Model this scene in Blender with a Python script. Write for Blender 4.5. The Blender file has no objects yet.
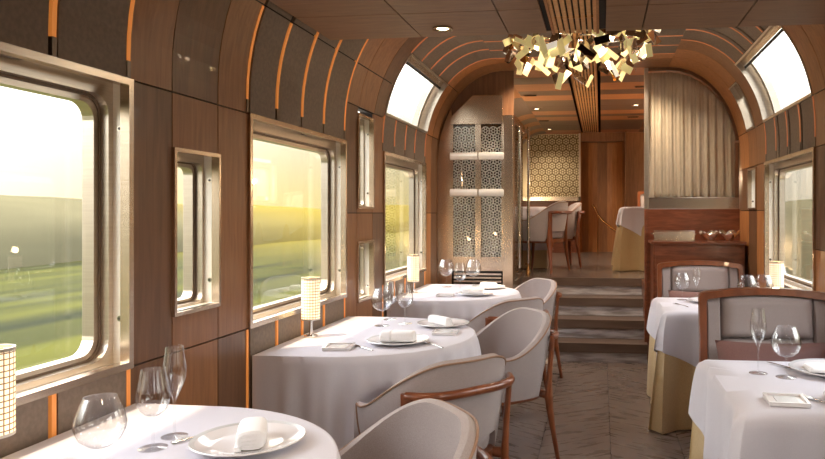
import bpy, bmesh, math, random
from mathutils import Vector, Matrix
random.seed(7)
PI = math.pi
scene = bpy.context.scene
col = scene.collection

# ------------------------------------------------------------------ materials
def srgb(r, g, b):
    f = lambda c: (c/255/12.92) if c/255 <= .04045 else ((c/255+.055)/1.055)**2.4
    return (f(r), f(g), f(b), 1)
def new_mat(name):
    m = bpy.data.materials.new(name); m.use_nodes = True
    nt = m.node_tree; nt.nodes.clear()
    out = nt.nodes.new('ShaderNodeOutputMaterial')
    return m, nt, out
def N(nt, t, **kw):
    n = nt.nodes.new(t)
    for k, v in kw.items(): setattr(n, k, v)
    return n
def principled(name, c, rough=.5, metal=0, spec=.5, coat=0, sheen=0, emit=None, estr=0):
    m, nt, out = new_mat(name)
    p = N(nt, 'ShaderNodeBsdfPrincipled')
    p.inputs['Base Color'].default_value = c; p.inputs['Roughness'].default_value = rough
    p.inputs['Metallic'].default_value = metal; p.inputs['Specular IOR Level'].default_value = spec
    p.inputs['Coat Weight'].default_value = coat; p.inputs['Sheen Weight'].default_value = sheen
    if emit: p.inputs['Emission Color'].default_value = emit; p.inputs['Emission Strength'].default_value = estr
    nt.links.new(p.outputs[0], out.inputs[0])
    return m, nt, p
def ramp(nt, c0, c1, p0=.3, p1=.7):
    r = N(nt, 'ShaderNodeValToRGB')
    r.color_ramp.elements[0].position = p0; r.color_ramp.elements[0].color = c0
    r.color_ramp.elements[1].position = p1; r.color_ramp.elements[1].color = c1
    return r
def textured(name, c0, c1, scale, detail=4, rough=.5, p0=.35, p1=.65, bump=0, metal=0, coat=0, distort=0, sheen=0, spec=.5, nscale=3.0):
    m, nt, p = principled(name, c0, rough, metal, coat=coat, sheen=sheen, spec=spec)
    tc = N(nt, 'ShaderNodeTexCoord'); mp = N(nt, 'ShaderNodeMapping'); mp.inputs['Scale'].default_value = scale
    nz = N(nt, 'ShaderNodeTexNoise'); nz.inputs['Scale'].default_value = nscale; nz.inputs['Detail'].default_value = detail
    nz.inputs['Distortion'].default_value = distort
    r = ramp(nt, c0, c1, p0, p1)
    nt.links.new(tc.outputs['Object'], mp.inputs[0]); nt.links.new(mp.outputs[0], nz.inputs['Vector'])
    nt.links.new(nz.outputs[0], r.inputs[0]); nt.links.new(r.outputs[0], p.inputs['Base Color'])
    if bump:
        b = N(nt, 'ShaderNodeBump'); b.inputs['Strength'].default_value = bump; b.inputs['Distance'].default_value = .002
        nt.links.new(nz.outputs[0], b.inputs['Height']); nt.links.new(b.outputs[0], p.inputs['Normal'])
    return m
def wood(name, c0, c1, scale=(14, 14, 1.2), rough=.42, coat=.15):
    return textured(name, c0, c1, scale, 6, rough, .3, .72, bump=.08, coat=coat, distort=.8)
M = {}
M['wood_mid'] = wood('wood_mid', srgb(134, 88, 52), srgb(162, 110, 68))
M['wood_dark'] = wood('wood_dark', srgb(100, 68, 44), srgb(124, 86, 58))
M['wood_light'] = wood('wood_light', srgb(166, 108, 60), srgb(196, 134, 80))
M['wood_red'] = wood('wood_red', srgb(106, 56, 34), srgb(142, 82, 54), (2, 10, 12), .3, .3)
M['wood_soffit'] = wood('wood_soffit', srgb(126, 92, 64), srgb(148, 110, 78), (2, 14, 14), .5, .05)
M['wood_band'] = wood('wood_band', srgb(180, 112, 66), srgb(214, 146, 92), (1, 30, 14), .35, .2)
M['wood_band_dark'] = wood('wood_band_dark', srgb(98, 76, 62), srgb(128, 100, 82), (1, 30, 14), .35, .2)
M['grille_wood'] = wood('grille_wood', srgb(216, 158, 100), srgb(236, 184, 126))
M['chair_wood'] = wood('chair_wood', srgb(110, 57, 30), srgb(144, 82, 48), (5, 5, 2), .28, .4)
M['taupe'] = textured('taupe', srgb(116, 100, 86), srgb(130, 112, 97), (20, 20, 20), 5, .55, bump=.05)
M['groove'] = principled('groove', srgb(30, 20, 15), .8)[0]
M['steel'] = textured('steel', srgb(208, 196, 181), srgb(216, 205, 190), (2, 2, 60), 3, .28, metal=.92)
M['steel_h'] = textured('steel_h', srgb(214, 202, 188), srgb(220, 208, 194), (90, 90, 1.5), 3, .24, metal=1)
M['steel_cab'] = textured('steel_cab', srgb(206, 188, 168), srgb(214, 197, 178), (2, 2, 90), 3, .26, metal=1)
M['reveal'] = textured('reveal', srgb(240, 232, 220), srgb(243, 236, 225), (2, 2, 60), 2, .34, metal=.4)
M['chrome'] = principled('chrome', srgb(225, 220, 212), .12, 1)[0]
M['lattice'] = principled('lattice', srgb(240, 234, 222), .3, .35)[0]
M['rubber'] = principled('rubber', srgb(40, 36, 33), .6)[0]
M['brass'] = principled('brass', srgb(200, 150, 90), .22, 1)[0]
M['silver'] = textured('silver', srgb(235, 222, 200), srgb(248, 240, 224), (60, 60, 60), 2, .2, metal=1, bump=.5)
M['cutlery'] = principled('cutlery', srgb(210, 205, 200), .15, 1)[0]
M['porcelain'] = principled('porcelain', srgb(236, 232, 232), .12, 0, coat=.5)[0]
M['pearl'] = principled('pearl', srgb(222, 222, 222), .2, .2)[0]
M['napkin'] = textured('napkin', srgb(240, 238, 238), srgb(246, 244, 244), (200, 200, 200), 2, .8, bump=.2)
M['white_cloth'] = textured('white_cloth', srgb(204, 200, 208), srgb(214, 210, 217), (220, 220, 220), 2, .75, bump=.12, sheen=.1)
M['beige_cloth'] = textured('beige_cloth', srgb(186, 158, 112), srgb(202, 176, 130), (160, 160, 30), 3, .55, bump=.1, sheen=.3)
M['fabric'] = textured('fabric', srgb(152, 139, 136), srgb(180, 167, 163), (230, 230, 230), 3, .85, bump=.5, sheen=.25)
M['fabric_bench'] = textured('fabric_bench', srgb(150, 135, 130), srgb(168, 153, 148), (180, 180, 180), 3, .8, bump=.3, sheen=.25)
M['piping'] = principled('piping', srgb(150, 116, 92), .5)[0]
M['pillow'] = textured('pillow', srgb(104, 66, 58), srgb(124, 84, 75), (120, 120, 120), 3, .6, bump=.2, sheen=.3)
M['amber'] = principled('amber', srgb(214, 136, 74), .5, emit=srgb(240, 146, 66), estr=.36)[0]
M['amber_dim'] = principled('amber_dim', srgb(190, 110, 60), .4, emit=srgb(245, 150, 95), estr=.2)[0]
M['cap'] = principled('cap', srgb(120, 104, 90), .4, .6)[0]
M['warm_light'] = principled('warm_light', srgb(255, 240, 215), .5, emit=srgb(255, 226, 180), estr=9)[0]
M['dark_void'] = principled('dark_void', srgb(22, 18, 15), .7)[0]
M['bottle'] = principled('bottle', srgb(40, 46, 30), .15, coat=.4)[0]

def glass(name, tint=(1, 1, 1, 1), f=1.45, extra=0.0):
    m, nt, out = new_mat(name)
    tr = N(nt, 'ShaderNodeBsdfTransparent'); tr.inputs[0].default_value = tint
    gl = N(nt, 'ShaderNodeBsdfGlossy'); gl.inputs['Roughness'].default_value = .02
    lw = N(nt, 'ShaderNodeLayerWeight'); lw.inputs['Blend'].default_value = .5
    pw = N(nt, 'ShaderNodeMath', operation='POWER'); pw.inputs[1].default_value = 3.2
    f0 = ((f-1)/(f+1))**2+extra
    ma = N(nt, 'ShaderNodeMath', operation='MULTIPLY_ADD', use_clamp=True); ma.inputs[1].default_value = 1-f0; ma.inputs[2].default_value = f0
    mx = N(nt, 'ShaderNodeMixShader')
    nt.links.new(lw.outputs['Facing'], pw.inputs[0]); nt.links.new(pw.outputs[0], ma.inputs[0]); nt.links.new(ma.outputs[0], mx.inputs[0])
    nt.links.new(tr.outputs[0], mx.inputs[1]); nt.links.new(gl.outputs[0], mx.inputs[2])
    nt.links.new(mx.outputs[0], out.inputs[0])
    return m
M['pane'] = glass('pane', (.98, .99, .98, 1), 1.35)
M['crystal'] = glass('crystal', (.985, .987, .99, 1), 1.45, .035)
M['tinted'] = glass('tinted', (.62, .56, .48, 1), 1.5, .10)

def mk_gold():
    m, nt, out = new_mat('gold_leaf')
    p = N(nt, 'ShaderNodeBsdfPrincipled')
    p.inputs['Base Color'].default_value = srgb(246, 232, 180); p.inputs['Roughness'].default_value = .3; p.inputs['Metallic'].default_value = .4
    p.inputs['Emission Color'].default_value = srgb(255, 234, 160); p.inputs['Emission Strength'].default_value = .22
    nt.links.new(p.outputs[0], out.inputs[0]); return m
M['gold_leaf'] = mk_gold()
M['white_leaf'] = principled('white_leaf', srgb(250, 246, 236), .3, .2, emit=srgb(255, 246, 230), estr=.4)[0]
M['mirror_leaf'] = principled('mirror_leaf', srgb(190, 175, 165), .1, 1)[0]

def mk_shade():
    # woven lamp shade: warm glowing paper with a fine check of dark threads
    m, nt, p = principled('lamp_shade', srgb(250, 240, 222), .6)
    tc = N(nt, 'ShaderNodeTexCoord'); br = N(nt, 'ShaderNodeTexBrick')
    sep = N(nt, 'ShaderNodeSeparateXYZ'); at = N(nt, 'ShaderNodeMath', operation='ARCTAN2')
    mu = N(nt, 'ShaderNodeMath', operation='MULTIPLY'); mu.inputs[1].default_value = .045
    cb = N(nt, 'ShaderNodeCombineXYZ')
    nt.links.new(tc.outputs['Object'], sep.inputs[0]); nt.links.new(sep.outputs[1], at.inputs[0]); nt.links.new(sep.outputs[0], at.inputs[1])
    nt.links.new(at.outputs[0], mu.inputs[0]); nt.links.new(mu.outputs[0], cb.inputs[0]); nt.links.new(sep.outputs[2], cb.inputs[1])
    br.offset = 0
    br.inputs['Scale'].default_value = 1; br.inputs['Brick Width'].default_value = .0141; br.inputs['Row Height'].default_value = .014
    br.inputs['Mortar Size'].default_value = .0016
    br.inputs['Color1'].default_value = srgb(255, 240, 205); br.inputs['Color2'].default_value = srgb(255, 232, 190)
    br.inputs['Mortar'].default_value = srgb(120, 92, 70)
    nt.links.new(cb.outputs[0], br.inputs['Vector'])
    nt.links.new(br.outputs[0], p.inputs['Base Color']); nt.links.new(br.outputs[0], p.inputs['Emission Color'])
    p.inputs['Emission Strength'].default_value = .85
    return m
M['lamp_shade'] = mk_shade()

def mk_floor():
    m, nt, p = principled('stone_floor', srgb(100, 90, 84), .32)
    tc = N(nt, 'ShaderNodeTexCoord'); sep = N(nt, 'ShaderNodeSeparateXYZ'); nt.links.new(tc.outputs['Object'], sep.inputs[0])
    W, L = .395, .79
    def math_(op, a, b=None):
        n = N(nt, 'ShaderNodeMath', operation=op)
        if hasattr(a, 'links'): nt.links.new(a, n.inputs[0])
        else: n.inputs[0].default_value = a
        if b is not None:
            if hasattr(b, 'links'): nt.links.new(b, n.inputs[1])
            else: n.inputs[1].default_value = b
        return n.outputs[0]
    xs = math_('DIVIDE', math_('ADD', sep.outputs[0], .341+3.95), W)
    ix = math_('FLOOR', xs); fx = math_('FRACT', xs)
    ys = math_('DIVIDE', math_('ADD', sep.outputs[1], 8.0), L)
    iy = math_('FLOOR', ys); fy = math_('FRACT', ys)
    # alternate vein direction per column
    par = math_('MODULO', ix, 2.0)
    sgn = math_('SUBTRACT', math_('MULTIPLY', par, 2.0), 1.0)
    vx = math_('MULTIPLY', math_('MULTIPLY', fx, W), sgn)
    vy = math_('MULTIPLY', fy, L)
    u_ = math_('ADD', math_('MULTIPLY', vx, 1.0), math_('MULTIPLY', vy, 1.5))
    v_ = math_('SUBTRACT', math_('MULTIPLY', vy, .8), math_('MULTIPLY', vx, 1.2))
    cb = N(nt, 'ShaderNodeCombineXYZ')
    nt.links.new(math_('MULTIPLY', u_, 11.0), cb.inputs[0]); nt.links.new(math_('MULTIPLY', v_, 1.6), cb.inputs[1])
    nt.links.new(math_('ADD', math_('MULTIPLY', ix, 3.7), math_('MULTIPLY', iy, 1.9)), cb.inputs[2])
    nz = N(nt, 'ShaderNodeTexNoise'); nz.inputs['Scale'].default_value = 1.7; nz.inputs['Detail'].default_value = 4; nz.inputs['Distortion'].default_value = .15
    nt.links.new(cb.outputs[0], nz.inputs['Vector'])
    r = ramp(nt, srgb(94, 82, 75), srgb(122, 108, 100), .22, .80); nt.links.new(nz.outputs[0], r.inputs[0])
    ex = math_('MINIMUM', fx, math_('SUBTRACT', 1.0, fx)); ey = math_('MINIMUM', fy, math_('SUBTRACT', 1.0, fy))
    gx = math_('LESS_THAN', math_('MULTIPLY', ex, W), .003); gy = math_('LESS_THAN', math_('MULTIPLY', ey, L), .0016)
    g = math_('MAXIMUM', gx, math_('MULTIPLY', gy, .6))
    mx = N(nt, 'ShaderNodeMixRGB'); nt.links.new(g, mx.inputs[0]); nt.links.new(r.outputs[0], mx.inputs[1]); mx.inputs[2].default_value = srgb(40, 33, 30)
    nt.links.new(mx.outputs[0], p.inputs['Base Color'])
    rr = ramp(nt, (.24, .24, .24, 1), (.34, .34, .34, 1)); nt.links.new(nz.outputs[0], rr.inputs[0]); nt.links.new(rr.outputs[0], p.inputs['Roughness'])
    return m
M['floor'] = mk_floor()
def mk_marble(name, c0, c1):
    m, nt, p = principled(name, c0, .25)
    tc = N(nt, 'ShaderNodeTexCoord'); mp = N(nt, 'ShaderNodeMapping')
    mp.inputs['Rotation'].default_value = (0, .95, 0); mp.inputs['Scale'].default_value = (3, 6, 22)
    nz = N(nt, 'ShaderNodeTexNoise'); nz.inputs['Scale'].default_value = 1.3; nz.inputs['Detail'].default_value = 6
    r = ramp(nt, c0, c1, .4, .62)
    nt.links.new(tc.outputs['Object'], mp.inputs[0]); nt.links.new(mp.outputs[0], nz.inputs['Vector']); nt.links.new(nz.outputs[0], r.inputs[0])
    nt.links.new(r.outputs[0], p.inputs['Base Color']); return m
M['tread'] = mk_marble('tread_stone', srgb(148, 138, 134), srgb(204, 198, 196))
M['riser'] = textured('riser_wood', srgb(92, 74, 62), srgb(108, 88, 74), (1, 8, 8), 4, .35)
M['raised_floor'] = mk_marble('raised_floor_stone', srgb(92, 82, 74), srgb(116, 104, 96))
M['curtain'] = textured('curtain', srgb(206, 186, 162), srgb(224, 206, 184), (60, 60, 5), 4, .7, bump=.15, sheen=.3)
def mk_fields():
    m, nt, p = principled('meadow', srgb(80, 100, 30), .95, spec=.1)
    tc = N(nt, 'ShaderNodeTexCoord'); mp = N(nt, 'ShaderNodeMapping'); mp.inputs['Scale'].default_value = (.55, .035, .2)
    nz = N(nt, 'ShaderNodeTexNoise'); nz.inputs['Scale'].default_value = 1.6; nz.inputs['Detail'].default_value = 5
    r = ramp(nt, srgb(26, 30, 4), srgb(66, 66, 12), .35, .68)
    nt.links.new(tc.outputs['Object'], mp.inputs[0]); nt.links.new(mp.outputs[0], nz.inputs['Vector']); nt.links.new(nz.outputs[0], r.inputs[0])
    # yellow sunlight haze further up the line, painted into the meadow colour
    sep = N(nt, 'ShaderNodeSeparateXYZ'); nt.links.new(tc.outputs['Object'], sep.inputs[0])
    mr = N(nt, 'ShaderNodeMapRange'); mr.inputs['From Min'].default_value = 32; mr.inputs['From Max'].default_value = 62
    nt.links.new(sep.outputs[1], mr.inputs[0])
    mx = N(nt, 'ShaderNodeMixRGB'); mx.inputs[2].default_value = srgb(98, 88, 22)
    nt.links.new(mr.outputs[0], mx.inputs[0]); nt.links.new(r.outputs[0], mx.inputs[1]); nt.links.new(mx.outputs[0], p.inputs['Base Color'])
    return m
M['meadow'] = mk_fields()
def mk_hedge():
    m, nt, p = principled('far_trees', srgb(66, 74, 52), 1, spec=0)
    tc = N(nt, 'ShaderNodeTexCoord'); mp = N(nt, 'ShaderNodeMapping'); mp.inputs['Scale'].default_value = (.1, .03, .3)
    nz = N(nt, 'ShaderNodeTexNoise'); nz.inputs['Scale'].default_value = 1.5; nz.inputs['Detail'].default_value = 3
    r = ramp(nt, srgb(80, 76, 58), srgb(92, 87, 66), .35, .68)
    nt.links.new(tc.outputs['Object'], mp.inputs[0]); nt.links.new(mp.outputs[0], nz.inputs['Vector']); nt.links.new(nz.outputs[0], r.inputs[0])
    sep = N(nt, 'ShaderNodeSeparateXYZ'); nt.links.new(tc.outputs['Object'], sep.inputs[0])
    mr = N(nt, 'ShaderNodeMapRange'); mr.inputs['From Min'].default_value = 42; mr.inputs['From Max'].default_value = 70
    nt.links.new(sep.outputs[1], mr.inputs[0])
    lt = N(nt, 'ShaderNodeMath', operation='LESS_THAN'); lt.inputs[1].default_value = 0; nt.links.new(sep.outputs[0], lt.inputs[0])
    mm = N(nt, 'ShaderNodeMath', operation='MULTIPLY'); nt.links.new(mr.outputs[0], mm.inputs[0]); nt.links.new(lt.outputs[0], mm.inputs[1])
    mx = N(nt, 'ShaderNodeMixRGB'); mx.inputs[2].default_value = srgb(118, 104, 48)  # distant left trees tinted gold in place of the sunlit haze
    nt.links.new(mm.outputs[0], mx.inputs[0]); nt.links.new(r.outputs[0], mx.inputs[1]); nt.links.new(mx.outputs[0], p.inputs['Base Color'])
    return m
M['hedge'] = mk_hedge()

# ------------------------------------------------------------------ mesh builder
class MB:
    def __init__(self): self.v = []; self.f = []; self.m = []; self.mats = []
    def mi(self, mat):
        if mat not in self.mats: self.mats.append(mat)
        return self.mats.index(mat)
    def add(self, vs, fs, mat):
        o = len(self.v); self.v += [tuple(p) for p in vs]; k = self.mi(mat)
        for f in fs: self.f.append([i+o for i in f]); self.m.append(k)
        return self
    def box(self, x0, x1, y0, y1, z0, z1, mat):
        vs = [(x, y, z) for z in (z0, z1) for y in (y0, y1) for x in (x0, x1)]
        return self.add(vs, [(0,2,3,1),(4,5,7,6),(0,1,5,4),(2,6,7,3),(0,4,6,2),(1,3,7,5)], mat)
    def grid(self, rows, mat, closed_u=False, closed_v=False):
        nr, nc = len(rows), len(rows[0]); fs = []
        for i in range(nr if closed_u else nr-1):
            for j in range(nc if closed_v else nc-1):
                a, b = i*nc+j, i*nc+(j+1) % nc; i2 = (i+1) % nr
                fs.append((a, b, i2*nc+(j+1) % nc, i2*nc+j))
        return self.add([p for r in rows for p in r], fs, mat)
    def lathe(self, prof, mat, n=28, c=(0,0,0), cap=True):
        rows = [[(c[0]+r*math.cos(2*PI*k/n), c[1]+r*math.sin(2*PI*k/n), c[2]+z) for k in range(n)] for r, z in prof]
        self.grid(rows, mat, closed_v=True)
        if cap:
            for rr in (rows[0], rows[-1]): self.add(rr, [tuple(range(n))], mat)
        return self
    def tube(self, pts, rad, mat, n=10, closed=False, flat=1.0):
        pts = [Vector(p) for p in pts]; rows = []; L = len(pts)
        ref = None
        for i, p in enumerate(pts):
            if closed: t = pts[(i+1) % L]-pts[i-1]
            else: t = pts[min(i+1, L-1)]-pts[max(i-1, 0)]
            t.normalize()
            if ref is None:
                up = Vector((0,0,1)) if abs(t.z) < .9 else Vector((1,0,0))
                ref = t.cross(up).normalized()
            ref = (ref - t*ref.dot(t)).normalized(); b = t.cross(ref)
            r = rad[i] if isinstance(rad, (list, tuple)) else rad
            rows.append([p + ref*(r*math.cos(2*PI*k/n)) + b*(r*flat*math.sin(2*PI*k/n)) for k in range(n)])
        self.grid(rows, mat, closed_u=closed, closed_v=True)
        if not closed:
            self.add(rows[0], [tuple(range(n))], mat); self.add(rows[-1], [tuple(range(n))], mat)
        return self
    def prism(self, poly, axis, a0, a1, mat):
        def P(p, a):
            return {'x': (a, p[0], p[1]), 'y': (p[0], a, p[1]), 'z': (p[0], p[1], a)}[axis]
        n = len(poly); vs = [P(p, a0) for p in poly]+[P(p, a1) for p in poly]
        fs = [tuple(range(n)), tuple(range(2*n-1, n-1, -1))]+[(i, (i+1) % n, n+(i+1) % n, n+i) for i in range(n)]
        return self.add(vs, fs, mat)
    def build(self, name, parent=None, smooth=False, bevel=0, loc=None, subsurf=0, weld=True):
        me = bpy.data.meshes.new(name); me.from_pydata(self.v, [], self.f)
        for m in self.mats: me.materials.append(M[m] if isinstance(m, str) else m)
        for p, k in zip(me.polygons, self.m): p.material_index = k
        bm = bmesh.new(); bm.from_mesh(me)
        if weld: bmesh.ops.remove_doubles(bm, verts=bm.verts, dist=1e-5)
        bmesh.ops.recalc_face_normals(bm, faces=bm.faces)
        if bevel:
            es = [e for e in bm.edges if len(e.link_faces) == 2 and e.calc_face_angle(0) > .7]
            bmesh.ops.bevel(bm, geom=es, offset=bevel, segments=2, profile=.7, affect='EDGES', clamp_overlap=True)
        bm.to_mesh(me); bm.free()
        if smooth:
            for p in me.polygons: p.use_smooth = True
            try: me.set_sharp_from_angle(angle=.7)
            except Exception: pass
        o = bpy.data.objects.new(name, me); col.objects.link(o)
        if loc: o.location = loc
        if parent: o.parent = parent
        if subsurf:
            s = o.modifiers.new('sub', 'SUBSURF'); s.levels = subsurf; s.render_levels = subsurf
        return o
def tag(o, label=None, cat=None, group=None, kind=None):
    if label: o['label'] = label
    if cat: o['category'] = cat
    if group: o['group'] = group
    if kind: o['kind'] = kind
    return o
def empty(name, loc, rz=0):
    o = bpy.data.objects.new(name, None); col.objects.link(o); o.empty_display_size = .1
    o.location = loc; o.rotation_euler = (0, 0, rz); return o
def kids(o): return [c for c in bpy.data.objects if c.parent == o]
def copy_tree(o, parent=None):
    c = o.copy(); col.objects.link(c); c.parent = parent
    for ch in kids(o): copy_tree(ch, c)
    return c
def place(proto, used, loc, rz, label, cat, group=None, scale=None):
    o = proto if not used else copy_tree(proto)
    o.location = loc; o.rotation_euler = (0, 0, rz); tag(o, label, cat, group)
    if scale: o.scale = scale
    return o

# ------------------------------------------------------------------ the car's section
HC, RY = 1.83, .81           # springing height, rise
XL, RXL = 1.50, .61          # left wall, its curve
XR, RXR = 1.22, .62          # right wall, its curve
TOP = HC+RY                  # ceiling 2.64
ZEND = 11.5; ZBACK = -3.0; RF = .68   # end wall, back wall, raised floor
def P(side, s, y, off=0.0):
    X0, RX = (XL, RXL) if side == 'L' else (XR, RXR)
    if s <= HC: x, h = X0-off, s
    else:
        a = min(s-HC, 1)*PI/2
        x = (X0-RX)+(RX-off)*math.cos(a); h = HC+(RY-off)*math.sin(a)
    return (-x if side == 'L' else x, y, h)
def A(deg): return HC+deg/90
def slab(mb, side, y0, y1, s0, s1, o0, o1, mat):
    br = [s0, s1]
    if s0 < HC < s1: br.append(HC)
    if s1 > HC:
        k = HC
        while k < s1:
            if k > s0: br.append(k)
            k += .055
    br = sorted(set(round(b, 5) for b in br))
    rows = [[P(side, s, y0, o0), P(side, s, y1, o0), P(side, s, y1, o1), P(side, s, y0, o1)] for s in br]
    n = len(rows)
    mb.grid(rows, mat, closed_v=True)
    mb.add(rows[0], [(0,1,2,3)], mat); mb.add(rows[-1], [(0,1,2,3)], mat)
def panel(mb, side, y0, y1, s0, s1, mat):
    g = .0028; slab(mb, side, y0+g, y1-g, s0+g, s1-g, -.012, .0, mat)

WL = [(-2.87, -1.725), (-.97, .175), (.93, 2.075), (2.833, 3.977), (4.705, 5.87)]
WR = [(-1.55, -.38), (.35, 1.52), (2.28, 3.45), (4.20, 5.42)]
HL0, HL1 = .835, 1.757
HR0, HR1 = .835, 1.708
# openings: (y0,y1,s0,s1)
openL = [(a, b, HL0, HL1) for a, b in WL]
slotsL = [(.36, .66, .96, 1.56), (2.297, 2.595, .965, 1.56), (4.18, 4.48, 1.36, 1.95), (4.18, 4.48, .775, 1.15)]
skyL = [(4.705, 5.87, A(13), A(48))]
upL = [(7.9, 9.2, 1.45, 2.0)]
openR = [(a, b, HR0, HR1) for a, b in WR]
slotsR = [(5.72, 6.02, 1.36, 1.69)]
skyR = [(4.20, 5.42, A(12.5), A(50)), (5.72, 6.02, A(12.5), A(42))]
upR = [(7.9, 9.2, 1.45, 2.0)]

def backing(mb, side, opens):
    ys = sorted(set([ZBACK, ZEND]+[v for o in opens for v in o[:2]]))
    ss = sorted(set([0, HC, HC+1]+[v for o in opens for v in o[2:]]))
    for i in range(len(ys)-1):
        for j in range(len(ss)-1):
            cy, cs = (ys[i]+ys[i+1])/2, (ss[j]+ss[j+1])/2
            if any(o[0] < cy < o[1] and o[2] < cs < o[3] for o in opens): continue
            slab(mb, side, ys[i], ys[i+1], ss[j], ss[j+1], -.10, -.0125, 'groove')
ST = [k*.279-.01 for k in range(5)]       # amber strips, from a window's near end
T1 = A(30)                                # joint at the dropped ceiling
def zone(mb, side, w, wi, h0, h1, sky):
    a, b = w
    js = [a]+[a+ST[k]+0.0 for k in range(1, 4)]+[b]
    for k in range(4):
        panel(mb, side, js[k]+.015, js[k+1]-.015, .10, h0, 'taupe')
        if sky:
            panel(mb, side, js[k]+.012, js[k+1]-.012, h1, sky[0], 'taupe')
            panel(mb, side, js[k]+.012, js[k+1]-.012, sky[1], HC+1, 'taupe')
        else:
            panel(mb, side, js[k]+.015, js[k+1]-.015, h1, T1-.015, 'taupe')
            panel(mb, side, js[k]+.015, js[k+1]-.015, T1-.015, HC+1, 'taupe')
wl = MB(); backing(wl, 'L', openL+slotsL+skyL+upL)
for i, w in enumerate(WL): zone(wl, 'L', w, i, HL0, HL1, (skyL[0][2], skyL[0][3]) if i == 4 else None)
def pier(mb, side, cols, rows, mats):
    for i in range(len(cols)-1):
        for j in range(len(rows)-1):
            panel(mb, side, cols[i], cols[i+1], rows[j], rows[j+1], mats[j][i])
def cut_pier(mb, side, c, rows, mats, slots):
    """three columns c0..c3; slots sit in the middle column"""
    for i in range(3):
        for j in range(len(rows)-1):
            s0, s1 = rows[j], rows[j+1]
            segs = [(s0, s1)]
            if i == 1:
                for sl in slots:
                    ns = []
                    for q0, q1 in segs:
                        if sl[1] <= q0 or sl[0] >= q1: ns.append((q0, q1)); continue
                        if sl[0] > q0+.01: ns.append((q0, sl[0]))
                        if sl[1] < q1-.01: ns.append((sl[1], q1))
                    segs = ns
            for q0, q1 in segs: panel(mb, side, c[i], c[i+1], q0, q1, mats[j % len(mats)][i])
mm = [['wood_dark', 'wood_mid', 'wood_dark'], ['wood_dark', 'wood_mid', 'wood_mid'], ['wood_mid', 'wood_dark', 'wood_mid'], ['wood_mid', 'wood_dark', 'wood_mid']]
# piers between the left windows
slab(wl, 'L', ZBACK, -2.87, .10, HC+1, -.012, 0, 'wood_mid')
cut_pier(wl, 'L', [-1.725, -1.5, -1.2, -.97], [.10, HL0, HL1, T1-.015, HC+1], mm, [])
cut_pier(wl, 'L', [.175, .36, .66, .93], [.10, HL0, HL1, T1-.015, HC+1], mm, [(.96, 1.56)])
cut_pier(wl, 'L', [2.075, 2.297, 2.595, 2.833], [.10, HL0, HL1, T1-.015, HC+1], mm, [(.965, 1.56)])
mp2 = [['wood_mid', 'wood_mid', 'wood_dark'], ['wood_dark', 'wood_mid', 'wood_mid'], ['wood_mid', 'wood_mid', 'wood_dark'], ['wood_mid', 'wood_mid', 'wood_dark']]
cut_pier(wl, 'L', [3.977, 4.18, 4.48, 4.705], [.10, 1.33, 1.955, T1-.015, HC+1], mp2, [(1.36, 1.955), (.775, 1.15)])
pier(wl, 'L', [5.87, 6.08, 6.30], [.10, 1.33, 1.97, T1+.2, HC+1], [['wood_light', 'wood_dark'], ['wood_mid', 'wood_dark'], ['wood_light', 'wood_mid'], ['wood_light', 'wood_mid']])
ys = [6.30, 6.75, 7.2, 7.9]
for i in range(3): panel(wl, 'L', ys[i], ys[i+1], .10, HC+1, ['wood_mid', 'wood_dark', 'wood_light'][i])
panel(wl, 'L', 7.9, 9.2, .68, 1.45, 'wood_red'); panel(wl, 'L', 7.9, 9.2, 2.0, HC+1, 'taupe')
ys = [9.2, 9.6, 10.0, 10.4, 10.8, 11.15, 11.5]
for i in range(6): panel(wl, 'L', ys[i], ys[i+1], .68, HC+1, ['wood_light', 'wood_band_dark'][i % 2])
wl.box(-1.52, -1.488, ZBACK, 6.3, 0, .10, 'wood_dark')
tag(wl.build('wall_left', weld=False), kind='structure')

wr = MB(); backing(wr, 'R', openR+slotsR+skyR+upR)
for i, w in enumerate(WR): zone(wr, 'R', w, i, HR0, HR1, (skyR[0][2], skyR[0][3]) if i == 3 else None)
slab(wr, 'R', ZBACK, -1.55, .10, HC+1, -.012, 0, 'wood_mid')
R3 = [.10, 1.12, HR1, A(12.5), HC+1]
mr_ = [['wood_light', 'wood_mid', 'wood_light'], ['wood_dark', 'wood_dark', 'wood_dark'], ['wood_light', 'wood_mid', 'wood_mid'], ['wood_mid', 'wood_mid', 'wood_mid']]
for c in ([-.38, -.1, .1, .35], [1.52, 1.8, 2.05, 2.28], [3.45, 3.72, 3.97, 4.20]):
    cut_pier(wr, 'R', c, R3, mr_, [])
cut_pier(wr, 'R', [5.42, 5.72, 6.02, 6.40], [.10, 1.35, HR1, A(12.5), HC+1],
         [['wood_light', 'wood_dark', 'wood_light'], ['wood_mid', 'wood_dark', 'wood_dark'], ['wood_mid', 'wood_mid', 'wood_light'], ['wood_mid', 'wood_light', 'wood_light']],
         [(1.36, 1.69), (A(12.5), A(42))])
ys = [6.40, 6.9, 7.4, 7.9]
for i in range(3): panel(wr, 'R', ys[i], ys[i+1], .10, HC+1, ['wood_mid', 'wood_light', 'wood_mid'][i])
panel(wr, 'R', 7.9, 9.2, .68, 1.45, 'wood_mid'); panel(wr, 'R', 7.9, 9.2, 2.0, HC+1, 'taupe')
ys = [9.2, 9.6, 10.0, 10.4, 10.8, 11.15, 11.5]
for i in range(6): panel(wr, 'R', ys[i], ys[i+1], .68, HC+1, ['wood_light', 'wood_mid'][i % 2])
wr.box(1.208, 1.24, ZBACK, 6.38, 0, .10, 'wood_dark')
tag(wr.build('wall_right', weld=False), kind='structure')

# back wall behind the camera
b = MB(); b.box(-1.6, 1.32, ZBACK-.1, ZBACK, -.05, TOP+.05, 'wood_mid')
tag(b.build('wall_back'), kind='structure')
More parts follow.
